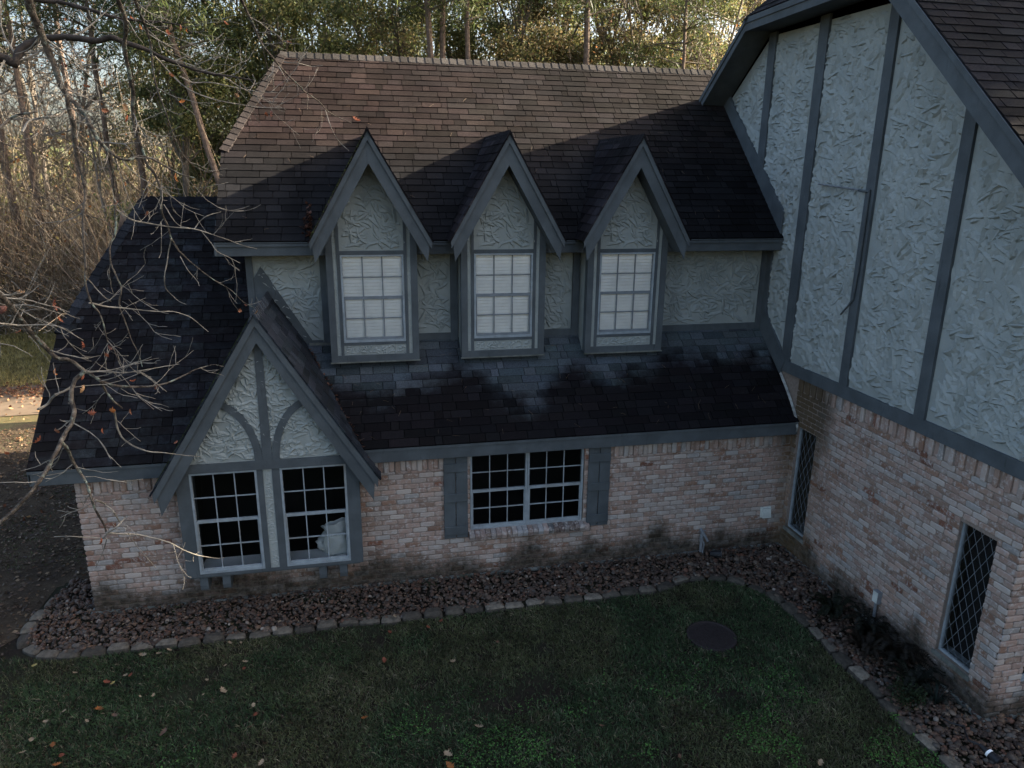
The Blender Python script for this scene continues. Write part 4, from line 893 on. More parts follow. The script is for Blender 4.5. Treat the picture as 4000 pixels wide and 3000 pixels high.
fl = [(559, 2558, 't', 1.6), (621, 2553, 't', 1.4), (662, 2539, 't', 1.2), (898, 2512, 't', 1.3), (941, 2511, 't', .9), (879, 2601, 't', 1.1), (957, 2585, 't', 1.2), (955, 2612, 'r', 1.3), (510, 2637, 'r', 1), (491, 2637, 't', 1), (418, 2664, 'r', 1.3), (440, 2669, 'y', 1), (808, 2656, 't', 1), (871, 2699, 't', 1.9), (599, 2715, 't', .9), (548, 2721, 't', .8), (795, 2712, 't', .6), (990, 2756, 't', 1.2), (385, 2772, 'o', 2.1), (998, 2794, 'r', 1.4), (250, 2778, 't', .9), (339, 2816, 't', .9), (448, 2794, 'b', 1.2), (640, 2862, 'b', 2.0), (179, 2818, 't', 1), (122, 2892, 't', 1.3), (87, 2940, 't', 1.2), (206, 2911, 'o', 1.2), (239, 2954, 'r', 1.4), (222, 2987, 'o', 1.3), (1020, 2981, 't', 1.3), (136, 2599, 'y', 1.2), (293, 2628, 't', 1), (917, 2954, 'r', 1.2), (2118, 2355, 't', 1.5), (1769, 2583, 't', 1.4), (1872, 2839, 't', 1.7), (1751, 2947, 't', 1.8), (1501, 2580, 'r', 1.4), (2352, 2836, 'b', 1.2), (1944, 2510, 'b', 1.2), (1523, 2469, 'r', 1), (1672, 2449, 'r', 1), (1723, 2425, 'r', 1), (1425, 2804, 'o', 1.3), (1543, 2408, 't', 1), (1757, 2991, 'o', 1.7), (3203, 2980, 't', 1.5), (2655, 2955, 'b', 1.1), (300, 1880, 'b', 1.2), (60, 2010, 'b', 1.3), (205, 2170, 'b', 1.2), (340, 2235, 't', .8), (90, 2120, 'b', 1)]
variants = {}
def region(px, py):
    if py < 2300: return 'on bare soil left of the brick corner'
    if px < 420: return 'on lawn by the left bed corner' if py < 2800 else 'on lawn at lower left'
    if px < 1100: return 'on lawn just below the bay window' if py < 2700 else 'on lawn far below the bay window'
    if px < 2200: return 'on lawn below the shuttered window' if py < 2650 else 'on clover below the shuttered window'
    return 'near the round iron cover' if py < 2900 and px < 2800 else 'on clover at lower right'
def lkey(q): return (LC[q[2]][0], region(q[0], q[1]))
seen = {}
for i, (px, py, kc, s) in enumerate(fl):
    key = (kc, i % 3)
    if key not in variants:
        m = MB(); V, F = oakleaf(.075, i + 5, .3); m.add(V, F, np.array(LC[kc][1])); o = m.build('fallen_leaf', M['dry_leaf'], None, True); variants[key] = o.data
    else: o = bpy.data.objects.new('fallen_leaf', variants[key]); col.objects.link(o)
    onst = py < 2420 and px > 1500; o.location = at(px, py, (0, 0, 1), .09 if onst else .045); o.rotation_euler = (random.uniform(-.3, .3), random.uniform(-.3, .3), random.uniform(0, 6.28)); o.scale = (s * .92,) * 3
    big = 'large ' if s > 1.5 else 'small ' if s < .95 else ''
    same = sorted([q for q in fl if lkey(q) == lkey((px, py, kc))], key=lambda q: q[0]); lab = big + LC[kc][0] + ' oak leaf ' + region(px, py)
    if len(same) > 1: lab += ', ' + word(same.index((px, py, kc, s))) + ' from left'
    tag(o, lab, 'leaf', 'fallen oak leaves')
m = MB(); n = 11000; x = R.uniform(-17, -11.3, n); y = R.uniform(-2.2, 9, n); k = ~((x > -11.95) & (y < 1.1)); x, y = x[k], y[k]; n = len(x)
a = R.uniform(0, 6.28, n); L = R.uniform(.02, .045, n); z = R.uniform(.004, .02, n); b = a + R.uniform(1.1, 1.9, n); dx_, dy_ = np.cos(a) * L, np.sin(a) * L; ex, ey = np.cos(b) * L * .5, np.sin(b) * L * .5; q = R.uniform(-.012, .02, n)
V = np.stack([np.stack([x - dx_, y - dy_, z], 1), np.stack([x + ex, y + ey, z + q], 1), np.stack([x + dx_, y + dy_, z], 1), np.stack([x - ex, y - ey, z - q + .008], 1)], 1).reshape(-1, 3)
m.bulk(V, np.arange(n * 4).reshape(n, 4), np.array([(.12, .07, .04), (.085, .055, .035), (.17, .12, .075), (.06, .04, .03)])[R.randint(0, 4, n)] * R.uniform(.5, 1.3, (n, 1)))
n = 900; pp = []
while len(pp) < n:
    x, y = R.uniform(-11.8, 1), R.uniform(-6, .9)
    if inside((x, y), bed): pp.append((x, y))
pp = np.array(pp); a = R.uniform(0, 6.28, n); L = R.uniform(.015, .04, n); b = a + 1.5; z = R.uniform(.05, .075, n)
V = np.stack([np.stack([pp[:, 0] - np.cos(a) * L, pp[:, 1] - np.sin(a) * L, z], 1), np.stack([pp[:, 0] + np.cos(b) * L * .4, pp[:, 1] + np.sin(b) * L * .4, z + .012], 1), np.stack([pp[:, 0] + np.cos(a) * L, pp[:, 1] + np.sin(a) * L, z + .004], 1), np.stack([pp[:, 0] - np.cos(b) * L * .4, pp[:, 1] - np.sin(b) * L * .4, z + .01], 1)], 1).reshape(-1, 3)
m.bulk(V, np.arange(n * 4).reshape(n, 4), np.array([(.16, .10, .06), (.09, .06, .04), (.24, .18, .12), (.12, .06, .035)])[R.randint(0, 4, n)] * R.uniform(.5, 1.2, (n, 1)))
tag(m.build('ground_litter', M['dry_leaf']), 'small broken brown leaves scattered over the gravel bed and the bare soil', 'leaf litter', kind='stuff')
# small debris caught on roofs: needles and leaves
m = MB(); V = []
for i in range(120):
    x = random.uniform(-8.9, -.6); t_ = random.uniform(.1, 3.4) ; y = EY + t_ / cM; z = EZ + mM * (y - EY) + .028
    if i % 2: y = LY + random.uniform(.05, 1.3); z = LZ + mL * (y - LY) + .028; x = random.uniform(-7.4, -.3)
    a = random.uniform(0, 6.28); L = random.uniform(.05, .12); mm = mM if not i % 2 else mL; d = np.array((math.cos(a), math.sin(a) * .7, math.sin(a) * .7 * mm)) * L / 2; p = np.array((x, y, z))
    m.tube([p - d, p + (0, 0, .004), p + d], .0022, 3, (.16, .11, .07))
tag(m.build('pine_needles', M['dry_leaf']), 'scattered fallen pine needles and sticks caught on the shingles', 'pine needles', kind='stuff')
m = MB()
for i in range(150):
    t_ = random.random(); dx = -.30 - .6 * t_ if i < 90 else -.1 - .5 * t_
    if i < 90: x = DX[0] - .86 - abs(random.gauss(0, .05)); y = .93 + abs(random.gauss(0, .22)); z = EZ + mM * (y - EY) + .03
    else: x = BAYX + .5 + random.uniform(0, .9); y = 1.33 + (GA - SG * (x - BAYX) - 3.65) / mL + random.uniform(-.02, .08); z = LZ + mL * (y - LY) + .03; 
    V, F = oakleaf(random.uniform(.03, .075), i, .5); a = random.uniform(0, 6.28); c, s = math.cos(a), math.sin(a); b = random.uniform(-.8, .8)
    V = np.stack([V[:, 0] * c - V[:, 1] * s, V[:, 0] * s + V[:, 1] * c, V[:, 2] + V[:, 0] * b], 1) + (x, y, z + abs(V[:, 0] * b).max() * .6)
    m.add(V, F, np.array((.09, .04, .025)) * random.uniform(.5, 1.6))
tag(m.build('leaf_litter', M['dry_leaf']), 'dead brown leaves gathered in the roof valleys', 'leaf litter', kind='stuff')

# ------------------------------------------------------------------ ferns and plants in the wing bed
def fern(name, x, y, r, n, c, label, cat, seed, h=.35):
    rr = random.Random(seed); root = empty(name, (x, y, .02)); m = MB(); ms = MB()
    for k in range(n):
        a = rr.uniform(0, 6.28); L = r * rr.uniform(.6, 1.15); hh = h * rr.uniform(.5, 1.1); pts = [np.array((math.cos(a) * L * t_, math.sin(a) * L * t_, hh * math.sin(min(1, t_ * 1.15) * 2.3))) for t_ in np.linspace(0, 1, 12)]
        ms.tube(pts, .0035, 3, np.array(c) * .8)
        sd_ = np.array((-math.sin(a), math.cos(a), 0))
        for i in range(1, 11):
            for t_ in (0, .5):
                p = pts[i] * (1 - t_) + pts[i + 1] * t_; w_ = .075 * r / .4 * (1 - (i + t_) / 12) + .012
                for q in (-1, 1):
                    e = p + sd_ * q * w_ + np.array((math.cos(a), math.sin(a), -.3)) * w_ * .35; f = (pts[i + 1] - pts[i]); f = f / np.linalg.norm(f) * .011
                    m.add([p - f, p + f, e], [(0, 1, 2)], np.array(c) * rr.uniform(.5, 1.4))
    ms.build('stem', M['foliage'], root); m.build('fronds', M['foliage'], root); return tag(root, label, cat, 'plants along the wing bed')
fern('fern', -.42, -2.15, .42, 26, (.012, .016, .007), 'low dark fern nearest the inner corner of the wing bed', 'fern', 1, .28)
fern('fern', -.30, -2.68, .40, 30, (.012, .013, .008), 'dark fern directly below the small electrical box', 'fern', 2, .32)
fern('fern', -.28, -3.28, .46, 34, (.020, .016, .010), 'brownish fern spreading below the leaded window sill', 'fern', 3, .36)
fern('fern', -.55, -3.05, .36, 22, (.022, .016, .010), 'wilted brown fern in the middle of the wing bed', 'fern', 4, .26)
fern('fern', -.42, -3.75, .36, 24, (.013, .016, .009), 'dark fern nearest the front corner of the wing', 'fern', 5, .3)
root = empty('shrub', (-.72, -4.0, .0)); m = MB(); ms = MB(); rr = random.Random(3)
for k in range(40):
    a = rr.uniform(0, 6.28); L = rr.uniform(.1, .26); p0 = np.array((-.72, -4.0, .0)); p1 = p0 + (math.cos(a) * L, math.sin(a) * L, rr.uniform(.12, .3)); ms.tube([p0, (p0 + p1) / 2 + (0, 0, .04), p1], .004, 3, (.03, .03, .015))
    for i in range(26):
        p = p0 * .2 + p1 * .8 + np.array([rr.gauss(0, .045) for _ in range(3)]); d = np.array([rr.uniform(-1, 1) for _ in range(3)]) * .016; e = np.cross(d, [rr.uniform(-1, 1) for _ in range(3)]); e = e / (np.linalg.norm(e) + 1e-6) * .007
        m.add([p - d, p + e, p + d, p - e], [(0, 1, 2, 3)], np.array((.025, .045, .018)) * rr.uniform(.5, 1.5))
loc_mesh(ms, 'stem', 'foliage', root); loc_mesh(m, 'leaves', 'foliage', root); tag(root, 'small leafy green shrub leaning over the edging stones', 'shrub')
root = empty('strap_leaf_plant', (-.38, -4.1, .0)); m = MB(); rr = random.Random(13)
for k in range(46):
    a = rr.uniform(0, 6.28); L = rr.uniform(.15, .42); pts = [np.array((-.38 + math.cos(a) * L * t_, -4.1 + math.sin(a) * L * t_, .03 + .2 * math.sin(t_ * 2.7))) for t_ in np.linspace(0, 1, 6)]; sd_ = np.array((-math.sin(a), math.cos(a), 0)) * .006
    V = [p + sd_ * (1 - i / 6) * q for i, p in enumerate(pts) for q in (-1, 1)]; m.add(V, [(2 * i, 2 * i + 1, 2 * i + 3, 2 * i + 2) for i in range(5)], np.array((.013, .026, .02)) * rr.uniform(.6, 1.5))
loc_mesh(m, 'leaves', 'foliage', root); tag(root, 'clump of long drooping dark strap leaves in the wing bed', 'plant')
m = MB(); rr = random.Random(17)
for cx_, cy_ in ((-8.05, -.28), (-7.7, -.3), (-6.2, -.2), (-5.1, -.16), (-9.9, -.15)):
    for i in range(60):
        p = np.array((cx_ + rr.gauss(0, .1), cy_ + rr.gauss(0, .06), rr.uniform(.03, .10))); d = np.array([rr.uniform(-1, 1) for _ in range(3)]) * .014; e = np.array([rr.uniform(-1, 1) for _ in range(3)]) * .008
        m.add([p - d, p + e, p + d, p - e], [(0, 1, 2, 3)], np.array((.03, .06, .022)) * rr.uniform(.5, 1.5))
tag(m.build('weeds', M['foliage']), 'small green weeds growing through the gravel by the foundation', 'weeds', kind='stuff')

# ------------------------------------------------------------------ near oak tree
oak = empty('oak_tree', (-13.6, -6.0, 0)); tag(oak, 'leafless oak with lichen covered branches and few orange leaves hanging over the lower left roof', 'oak tree')
def OK(m, name, mat, sm=False): o = m.build(name, M[mat], oak, sm); o.matrix_parent_inverse = Matrix.Translation((13.6, 6.0, 0)); return o
m = MB(); TR = [(-13.6, -6.0, -.1), (-13.5, -6.0, 2), (-13.3, -5.9, 4), (-13.25, -5.9, 6), (-13.4, -5.7, 8.5), (-13.2, -5.4, 11)]; m.tube(TR, [.34, .27, .24, .21, .17, .10], 12)
OK(m, 'trunk', 'oak_bark', True)
z1_ = lambda L: [(x * .5425, y * .5425) for x, y in L]
z5_ = lambda L: [(x * .5425, 700 + y * .5425) for x, y in L]
z6_ = lambda L: [(x * .5425, 1600 + y * .5425) for x, y in L]
z2_ = lambda L: [(1000 + x * .5425, 150 + y * .5425) for x, y in L]
# (pixels, start distance, end distance, start radius, end radius, twig factor, material)
BR = [
 (z1_([(-300, 330), (0, 410), (60, 430), (100, 470), (130, 390), (200, 320), (300, 280), (450, 265), (600, 280), (700, 300), (800, 265), (880, 300), (980, 330), (1090, 375), (1200, 430), (1350, 480), (1500, 530), (1650, 550), (1830, 580)]), 6.0, 6.6, .052, .006, 1.2),
 (z1_([(150, -60), (240, 0), (350, 5), (480, 25), (600, 60), (700, 85), (800, 115), (900, 140), (1000, 150), (1200, 160), (1300, 180), (1380, 240)]), 6.4, 6.8, .026, .006, 1),
 (z1_([(180, -80), (205, 0), (230, 100), (290, 230), (340, 360), (400, 480), (430, 600), (480, 680), (550, 750), (620, 830), (660, 920), (700, 1000), (770, 1080), (850, 1140), (920, 1160), (1000, 1125), (1100, 1140), (1180, 1190), (1290, 1250), (1400, 1280)]), 5.0, 5.8, .034, .005, 1),
 (z1_([(480, 680), (490, 790), (530, 880), (540, 1000), (550, 1120), (580, 1200), (600, 1300), (615, 1420), (600, 1530), (600, 1600)]) + z5_([(600, 400), (620, 560), (610, 700), (620, 800), (660, 900), (720, 970), (755, 1080), (770, 1160), (810, 1200), (850, 1310), (895, 1395)]), 5.2, 5.8, .018, .004, .5),
 (z1_([(770, 1080), (800, 1180), (820, 1280), (820, 1400), (830, 1500), (828, 1600)]) + z5_([(835, 250), (830, 400), (790, 480), (790, 600), (840, 700), (880, 790), (850, 900), (900, 1020), (940, 1140), (1000, 1260), (1025, 1350)]), 5.6, 6.2, .013, .004, .5),
 (z1_([(830, -80), (850, 0), (900, 100), (910, 200), (890, 320), (915, 450), (935, 560), (965, 680), (955, 780), (960, 880), (990, 980), (1040, 1100), (1050, 1170), (1100, 1230), (1150, 1330), (1170, 1450)]) + z5_([(1160, 130), (1165, 250), (1210, 340), (1230, 430), (1290, 520), (1340, 570), (1420, 640), (1500, 700), (1600, 760), (1680, 810), (1760, 890), (1830, 925)]), 5.4, 7.2, .022, .004, .6),
 (z5_([(1230, 430), (1215, 520), (1200, 610), (1180, 700), (1190, 790), (1230, 830), (1290, 880), (1340, 900)]), 6.6, 6.9, .007, .003, .5),
 (z1_([(950, -60), (970, 0), (1010, 80), (1050, 200), (1090, 330), (1100, 420), (1100, 520), (1130, 630), (1150, 700), (1190, 800), (1230, 920), (1260, 1000), (1300, 1100), (1400, 1200), (1500, 1245), (1620, 1230)]), 5.6, 6.6, .014, .003, 1),
 (z1_([(1700, -90), (1740, 0), (1780, 90), (1830, 190), (1880, 320), (1950, 400), (2010, 470), (2080, 550), (2180, 640)]) + z2_([(330, 370), (450, 450), (530, 540), (620, 580), (690, 610)]), 7.0, 8.6, .018, .004, .8),
 (z2_([(500, 520), (540, 640), (600, 750), (670, 810)]), 8.0, 8.2, .006, .003, .3), (z2_([(200, 170), (300, 180), (400, 205), (480, 195)]), 7.6, 7.8, .006, .003, .8), (z2_([(165, 200), (190, 250), (240, 330)]), 7.6, 7.8, .006, .003, .3), (z2_([(125, 170), (120, 260), (130, 380)]), 7.4, 7.6, .006, .003, .3),
 (z1_([(-100, 980), (0, 920), (80, 850), (150, 820), (250, 810), (270, 740), (290, 660), (320, 610)]), 5.0, 5.3, .014, .004, .8), (z1_([(160, 950), (200, 880), (250, 850), (350, 840), (430, 840), (470, 790)]), 5.1, 5.3, .010, .005, .6),
 (z1_([(1090, 375), (1200, 500), (1300, 600), (1400, 670), (1550, 720), (1700, 750), (1850, 770), (2050, 780)]), 6.4, 6.9, .011, .003, 1.2), (z1_([(1290, 550), (1390, 600), (1500, 590), (1700, 630), (1850, 660), (2000, 665)]), 6.4, 6.9, .008, .003, 1.2),
 (z1_([(1150, 440), (1300, 440), (1450, 500), (1600, 540), (1750, 640), (1900, 720), (1990, 745)]), 6.5, 6.9, .007, .003, 1.2),
 (z5_([(-120, 760), (0, 830), (60, 900), (130, 980), (190, 1060), (250, 1130), (320, 1200), (380, 1270), (430, 1300), (500, 1300), (560, 1340), (610, 1380), (660, 1410), (720, 1450), (800, 1480), (950, 1500), (1100, 1490), (1200, 1470), (1310, 1420), (1380, 1380), (1480, 1350), (1540, 1330), (1610, 1350)]), 5.0, 6.4, .026, .004, 1),
 (z5_([(720, 1450), (760, 1530), (820, 1600), (880, 1650)]), 5.6, 5.8, .013, .007, .5),
 (z5_([(610, 1380), (540, 1440), (520, 1500), (510, 1590)]) + z6_([(540, 0), (520, 90), (480, 160), (440, 230), (400, 320), (340, 430), (280, 520), (200, 620), (110, 720), (0, 810), (-90, 880)]), 5.4, 4.7, .019, .014, .4),
 (z6_([(440, 230), (490, 290), (530, 390), (580, 460), (630, 540), (655, 640), (690, 730), (740, 810), (765, 890)]), 5.2, 5.5, .015, .008, .4),
 (z6_([(765, 890), (840, 890), (1000, 900), (1150, 935), (1250, 970), (1350, 1030), (1450, 1055), (1560, 1070), (1620, 1065)]), 5.5, 6.2, .009, .003, .4), (z6_([(770, 890), (740, 930), (650, 920), (520, 910), (390, 915)]), 5.5, 5.3, .007, .003, .3), (z6_([(770, 930), (740, 1030), (690, 1140)]), 5.5, 5.6, .006, .003, .2), (z6_([(920, 880), (980, 980), (1040, 1050), (1120, 1140)]), 5.6, 5.8, .005, .003, .2), (z6_([(690, 650), (760, 680), (820, 740), (865, 810)]), 5.4, 5.6, .010, .006, .5), (z6_([(765, 890), (850, 840), (905, 775)]), 5.5, 5.5, .010, .006, .4),
 (z6_([(820, 10), (840, 100), (870, 200), (950, 260), (1050, 300), (1180, 310), (1300, 325), (1450, 340)]), 6.0, 6.5, .010, .003, .6), (z5_([(280, 1659), (340, 1620), (400, 1550), (480, 1520), (520, 1490)]), 5.3, 5.4, .012, .010, .8),
 (z5_([(640, 890), (740, 915), (850, 925), (1000, 940), (1150, 955), (1250, 950), (1360, 985), (1430, 1040), (1500, 1098)]), 5.7, 6.4, .008, .003, .7),
 (z5_([(830, 210), (900, 270), (960, 300), (1100, 325), (1250, 345), (1400, 360), (1450, 370), (1530, 400), (1650, 440), (1750, 480), (1850, 500)]), 5.9, 6.8, .009, .003, .6), (z5_([(1450, 370), (1520, 460), (1560, 520), (1640, 560), (1730, 605)]), 6.4, 6.7, .005, .003, .5), (z5_([(1400, 360), (1440, 300), (1480, 265), (1590, 235)]), 6.4, 6.5, .005, .003, .3),
 (z5_([(-60, 890), (0, 900), (100, 910), (200, 905), (300, 925), (420, 960), (480, 1000)]), 5.1, 5.4, .008, .003, 1), (z5_([(-60, 1030), (0, 1040), (120, 1050), (250, 1045), (400, 1050), (500, 1100), (600, 1160)]), 5.0, 5.4, .008, .003, 1), (z5_([(610, 1390), (760, 1380), (900, 1400), (1050, 1370), (1180, 1350), (1290, 1330)]), 5.7, 6.1, .008, .003, .8), (z5_([(1000, 1380), (1080, 1440), (1200, 1530)]), 6.0, 6.2, .005, .003, .3), (z5_([(610, 700), (680, 770), (740, 840), (800, 880)]), 5.5, 5.6, .006, .003, .3), (z5_([(1160, 300), (1160, 400), (1160, 530), (1145, 570)]), 6.4, 6.4, .005, .003, .2), (z5_([(1300, 560), (1345, 650), (1420, 730), (1435, 770)]), 6.8, 6.9, .005, .003, .3), (z5_([(1180, 180), (1230, 270), (1290, 340), (1360, 350)]), 6.5, 6.6, .005, .003, .3),
]
rr = random.Random(77); limbs = MB(); dlimbs = MB(); tw = MB(); lf = MB(); leafspots = []
def twig(p, d, L, r, depth):
    n = 5; pts = [p]; q = np.array(p)
    for i in range(n): d = nz(d + np.array([rr.gauss(0, .15) for _ in range(3)]) + (0, 0, .04)); q = q + d * L / n; pts.append(q)
    tw.tube(pts, np.linspace(r, .0018, n + 1), 4, None, False)
    if depth > 0:
        for i in range(1, n):
            if rr.random() < .6: twig(pts[i], nz(d + np.array([rr.gauss(0, .7) for _ in range(3)])), L * .45, r * .6, depth - 1)
    if rr.random() < .02: leafspots.append(pts[-1])
for bi, (px, d0, d1, r0, r1, tf) in enumerate(BR):
    n = len(px); cum = np.concatenate([[0], np.cumsum([math.hypot(px[i + 1][0] - px[i][0], px[i + 1][1] - px[i][1]) for i in range(n - 1)])]); cum /= cum[-1]
    P3 = [at(x, y, dist=d0 + (d1 - d0) * c + .06 * math.sin(c * 9 + d0)) for (x, y), c in zip(px, cum)]
    # resample smoother with slight knots
    pts = []; rad = []
    for i in range(n - 1):
        for k in range(3):
            t_ = k / 3; a = P3[i] * (1 - t_) + P3[i + 1] * t_
            c = cum[i] * (1 - t_) + cum[i + 1] * t_; pts.append(a + np.array([rr.gauss(0, .003) for _ in range(3)])); rad.append((r0 * (1 - c) ** 1.0 + r1 * c) * rr.uniform(.88, 1.14))
    pts.append(P3[-1]); rad.append(r1)
    pa = np.array(pts); pa[1:-1] = (pa[:-2] + pa[1:-1] * 2 + pa[2:]) / 4
    (dlimbs if bi < 2 else limbs if r0 > .0125 else tw).tube(pa, np.array(rad) * .85, 8 if r0 > .012 else 5)
    for i in range(2, len(pa) - 1):
        if rr.random() < .30 * tf:
            d = nz(pa[i + 1] - pa[i - 1]); s = nz(np.cross(d, CF)) * rr.choice((-1, 1)); twig(pa[i], nz(d * .8 + s * rr.uniform(.5, 1.2) + CF * rr.gauss(0, .4)), rr.uniform(.15, .6) * (1 if tf > .6 else .7), max(.0024, rad[i] * .3), 1)
# connect limbs to the trunk outside the picture
for px, dd, tz, r in ((z1_([(-300, 330)])[0], 6.0, TR[3], .06), (z5_([(-120, 760)])[0], 5.0, TR[2], .05), (z1_([(180, -80)])[0], 5.0, TR[4], .05), (z1_([(830, -80)])[0], 5.4, TR[4], .045), (z1_([(950, -60)])[0], 5.6, TR[5], .04), (z1_([(150, -60)])[0], 6.4, TR[4], .05), (z1_([(1700, -90)])[0], 7.0, TR[5], .05), (z1_([(-100, 980)])[0], 5.0, TR[3], .03), (z5_([(-60, 890)])[0], 5.1, TR[3], .02), (z5_([(-60, 1030)])[0], 5.0, TR[2], .02)):
    a = at(*px, dist=dd); b = np.array(tz); up = np.array((0, 0, 1.2 if px[1] < 60 else .1)); mid_ = (a + b) / 2 + up; limbs.tube([b, b * .6 + mid_ * .4, mid_, a * .5 + mid_ * .5 , a], [r * 1.6, r * 1.3, r, r * .7, r * .5], 8)
OK(limbs, 'limbs', 'oak_bark', True); OK(dlimbs, 'dark_limbs', 'dark_bark', True); OK(tw, 'twigs', 'twig_bark')
lpx = [(510, 70, .7), (250, 75), (545, 105), (615, 60, .9), (655, 128), (710, 110), (725, 118), (780, 188), (250, 255), (880, 92), (930, 378, 1.2), (955, 408, 1.2), (1055, 445, 1), (1040, 448), (715, 400), (690, 402), (490, 420, .9), (500, 465, .9), (165, 480, 1), (265, 692, 1.1), (390, 705), (495, 720), (682, 693, 1), (160, 1120, 1.4), (205, 1190, 1.6), (85, 1145, 1.1), (230, 1250, 1), (360, 1275, 1.5), (332, 1350, 1.2), (425, 1362, 1), (412, 1390, .9), (235, 1420, 1), (208, 1452, 1), (330, 1470, 1), (330, 1520, 1.1), (385, 1545, 1.8), (355, 1615, 1), (432, 1605, 1), (395, 1685, .8), (140, 1650, 1.8), (155, 1720, 1.3), (22, 1775, 1), (10, 1215, 1.4), (50, 1240, 1), (958, 1195, .8), (1003, 1222, .9), (520, 1490, .8), (380, 1530, 1), (1390, 470, 1.6), (400, 2115, .9), (690, 1730, .7)]
for i, q in enumerate(lpx):
    if i % 4 == 3: continue
    px, py = q[:2]; s = (q[2] if len(q) > 2 else .75) * .066; p = at(px, py, dist=5.4 if px < 900 else 8.3 if px > 1300 else 6.8)
    V, F = oakleaf(s, i + 200, .5); A = [rr.uniform(-1.6, 1.6) for _ in range(3)]; Rm = np.array(Matrix.Rotation(A[0], 3, 'X') @ Matrix.Rotation(A[1], 3, 'Y') @ Matrix.Rotation(A[2] * 2, 3, 'Z'))
    lf.add(V @ Rm.T + p, F, np.array(rr.choice([(.30, .09, .04), (.22, .07, .04), (.38, .13, .03), (.28, .16, .08), (.18, .08, .06)])) * rr.uniform(.7, 1.2)); 
for p in leafspots:
    V, F = oakleaf(.06, len(lf.v), .5); A = [rr.uniform(-1.6, 1.6) for _ in range(3)]; Rm = np.array(Matrix.Rotation(A[0], 3, 'X') @ Matrix.Rotation(A[1], 3, 'Y')); lf.add(V @ Rm.T + p, F, np.array((.25, .10, .05)) * rr.uniform(.6, 1.2))
OK(lf, 'leaves', 'dry_leaf')

# ------------------------------------------------------------------ woodland behind the house
def cards(m, ctr, size, cpal, rs, asp=.45, up=0):
    n = len(ctr); d = rs.normal(0, 1, (n, 3)); d[:, 2] += up; d /= np.linalg.norm(d, axis=1)[:, None]; e = np.cross(d, rs.normal(0, 1, (n, 3))); e /= np.linalg.norm(e, axis=1)[:, None]
    s = size * rs.uniform(.6, 1.4, (n, 1)); V = np.stack([ctr - d * s, ctr + e * s * asp, ctr + d * s, ctr - e * s * asp], 1).reshape(-1, 3)
    c = np.array(cpal)[rs.randint(0, len(cpal), n)] * rs.uniform(.55, 1.35, (n, 1)); m.bulk(V, np.arange(n * 4).reshape(n, 4), c)
GP = [(.115, .14, .055), (.15, .175, .07), (.19, .185, .07), (.09, .11, .045), (.23, .21, .09)]
OP = [(.18, .15, .07), (.21, .17, .085), (.13, .13, .06), (.17, .12, .065), (.10, .12, .045)]
def broadleaf(seed, H, Rr, nl, pal, base=1.0, size=.11, clump=60):
    rs = np.random.RandomState(seed); root = empty('broadleaf_tree'); mt = MB(); pts = [(0, 0, -.2)]
    for k in range(1, 8): pts.append((rs.normal(0, .08) * k * .6, rs.normal(0, .08) * k * .6, H * .85 * k / 7))
    pts = np.array(pts); mt.tube(pts, np.linspace(.16, .03, 8), 7, (.10, .085, .07)); cc = []
    for k in range(clump):
        h = rs.uniform(base, H); f = (h - base) / (H - base); rad = Rr * (1 - .75 * f ** 1.6) * rs.uniform(.25, 1.0) ** .6; a = rs.uniform(0, 6.28); i = min(6, int(h / (H * .85) * 7 * .8)); c = np.array((math.cos(a) * rad, math.sin(a) * rad, h)); b = pts[i]
        mt.tube([b, (b + c) / 2 + (0, 0, .1), c], [.035, .02, .008], 4, (.10, .085, .07), False); cc.append((c, rs.uniform(.35, .85)))
    mt.build('trunk', M['bark'], root); ml = MB(); per = nl // clump
    C_ = np.vstack([c + rs.normal(0, 1, (per, 3)) * r * np.array((.55, .55, .42)) for c, r in cc]); cards(ml, C_, size, pal, rs); ml.build('crown', M['foliage'], root); return root
def pine(seed, H, r, lean=.0):
    rs = np.random.RandomState(seed); root = empty('pine_tree'); mt = MB(); n = 12; pts = np.array([(lean * H * (k / n) + rs.normal(0, .04), rs.normal(0, .04), -.2 + H * k / n) for k in range(n + 1)])
    mt.tube(pts, np.linspace(r, r * .35, n + 1), 9, (.135, .10, .08)); ml = MB(); 
    for k in range(44):
        h = H * rs.uniform(.55, 1.0); a = rs.uniform(0, 6.28); L = rs.uniform(.8, 2.6) * (1.15 - .5 * h / H); i = min(n, int(h / H * n)); b = pts[i] * 1.0; b[2] = h; e = b + (math.cos(a) * L, math.sin(a) * L, rs.uniform(-.3, .5))
        mt.tube([b, (b + e) / 2 + (0, 0, .12), e], [.035, .02, .01], 4, (.11, .09, .07), False)
        if h > H * .5:
            C_ = e + rs.normal(0, .28, (110, 3)); cards(ml, C_, .13, [(.05, .07, .025), (.08, .095, .035), (.035, .05, .02)], rs, .12)
            C_ = (b + e) / 2 + rs.normal(0, .25, (40, 3)); cards(ml, C_, .12, [(.05, .07, .025), (.07, .085, .03)], rs, .12)
    mt.build('trunk', M['bark'], root); ml.build('crown', M['foliage'], root); return root
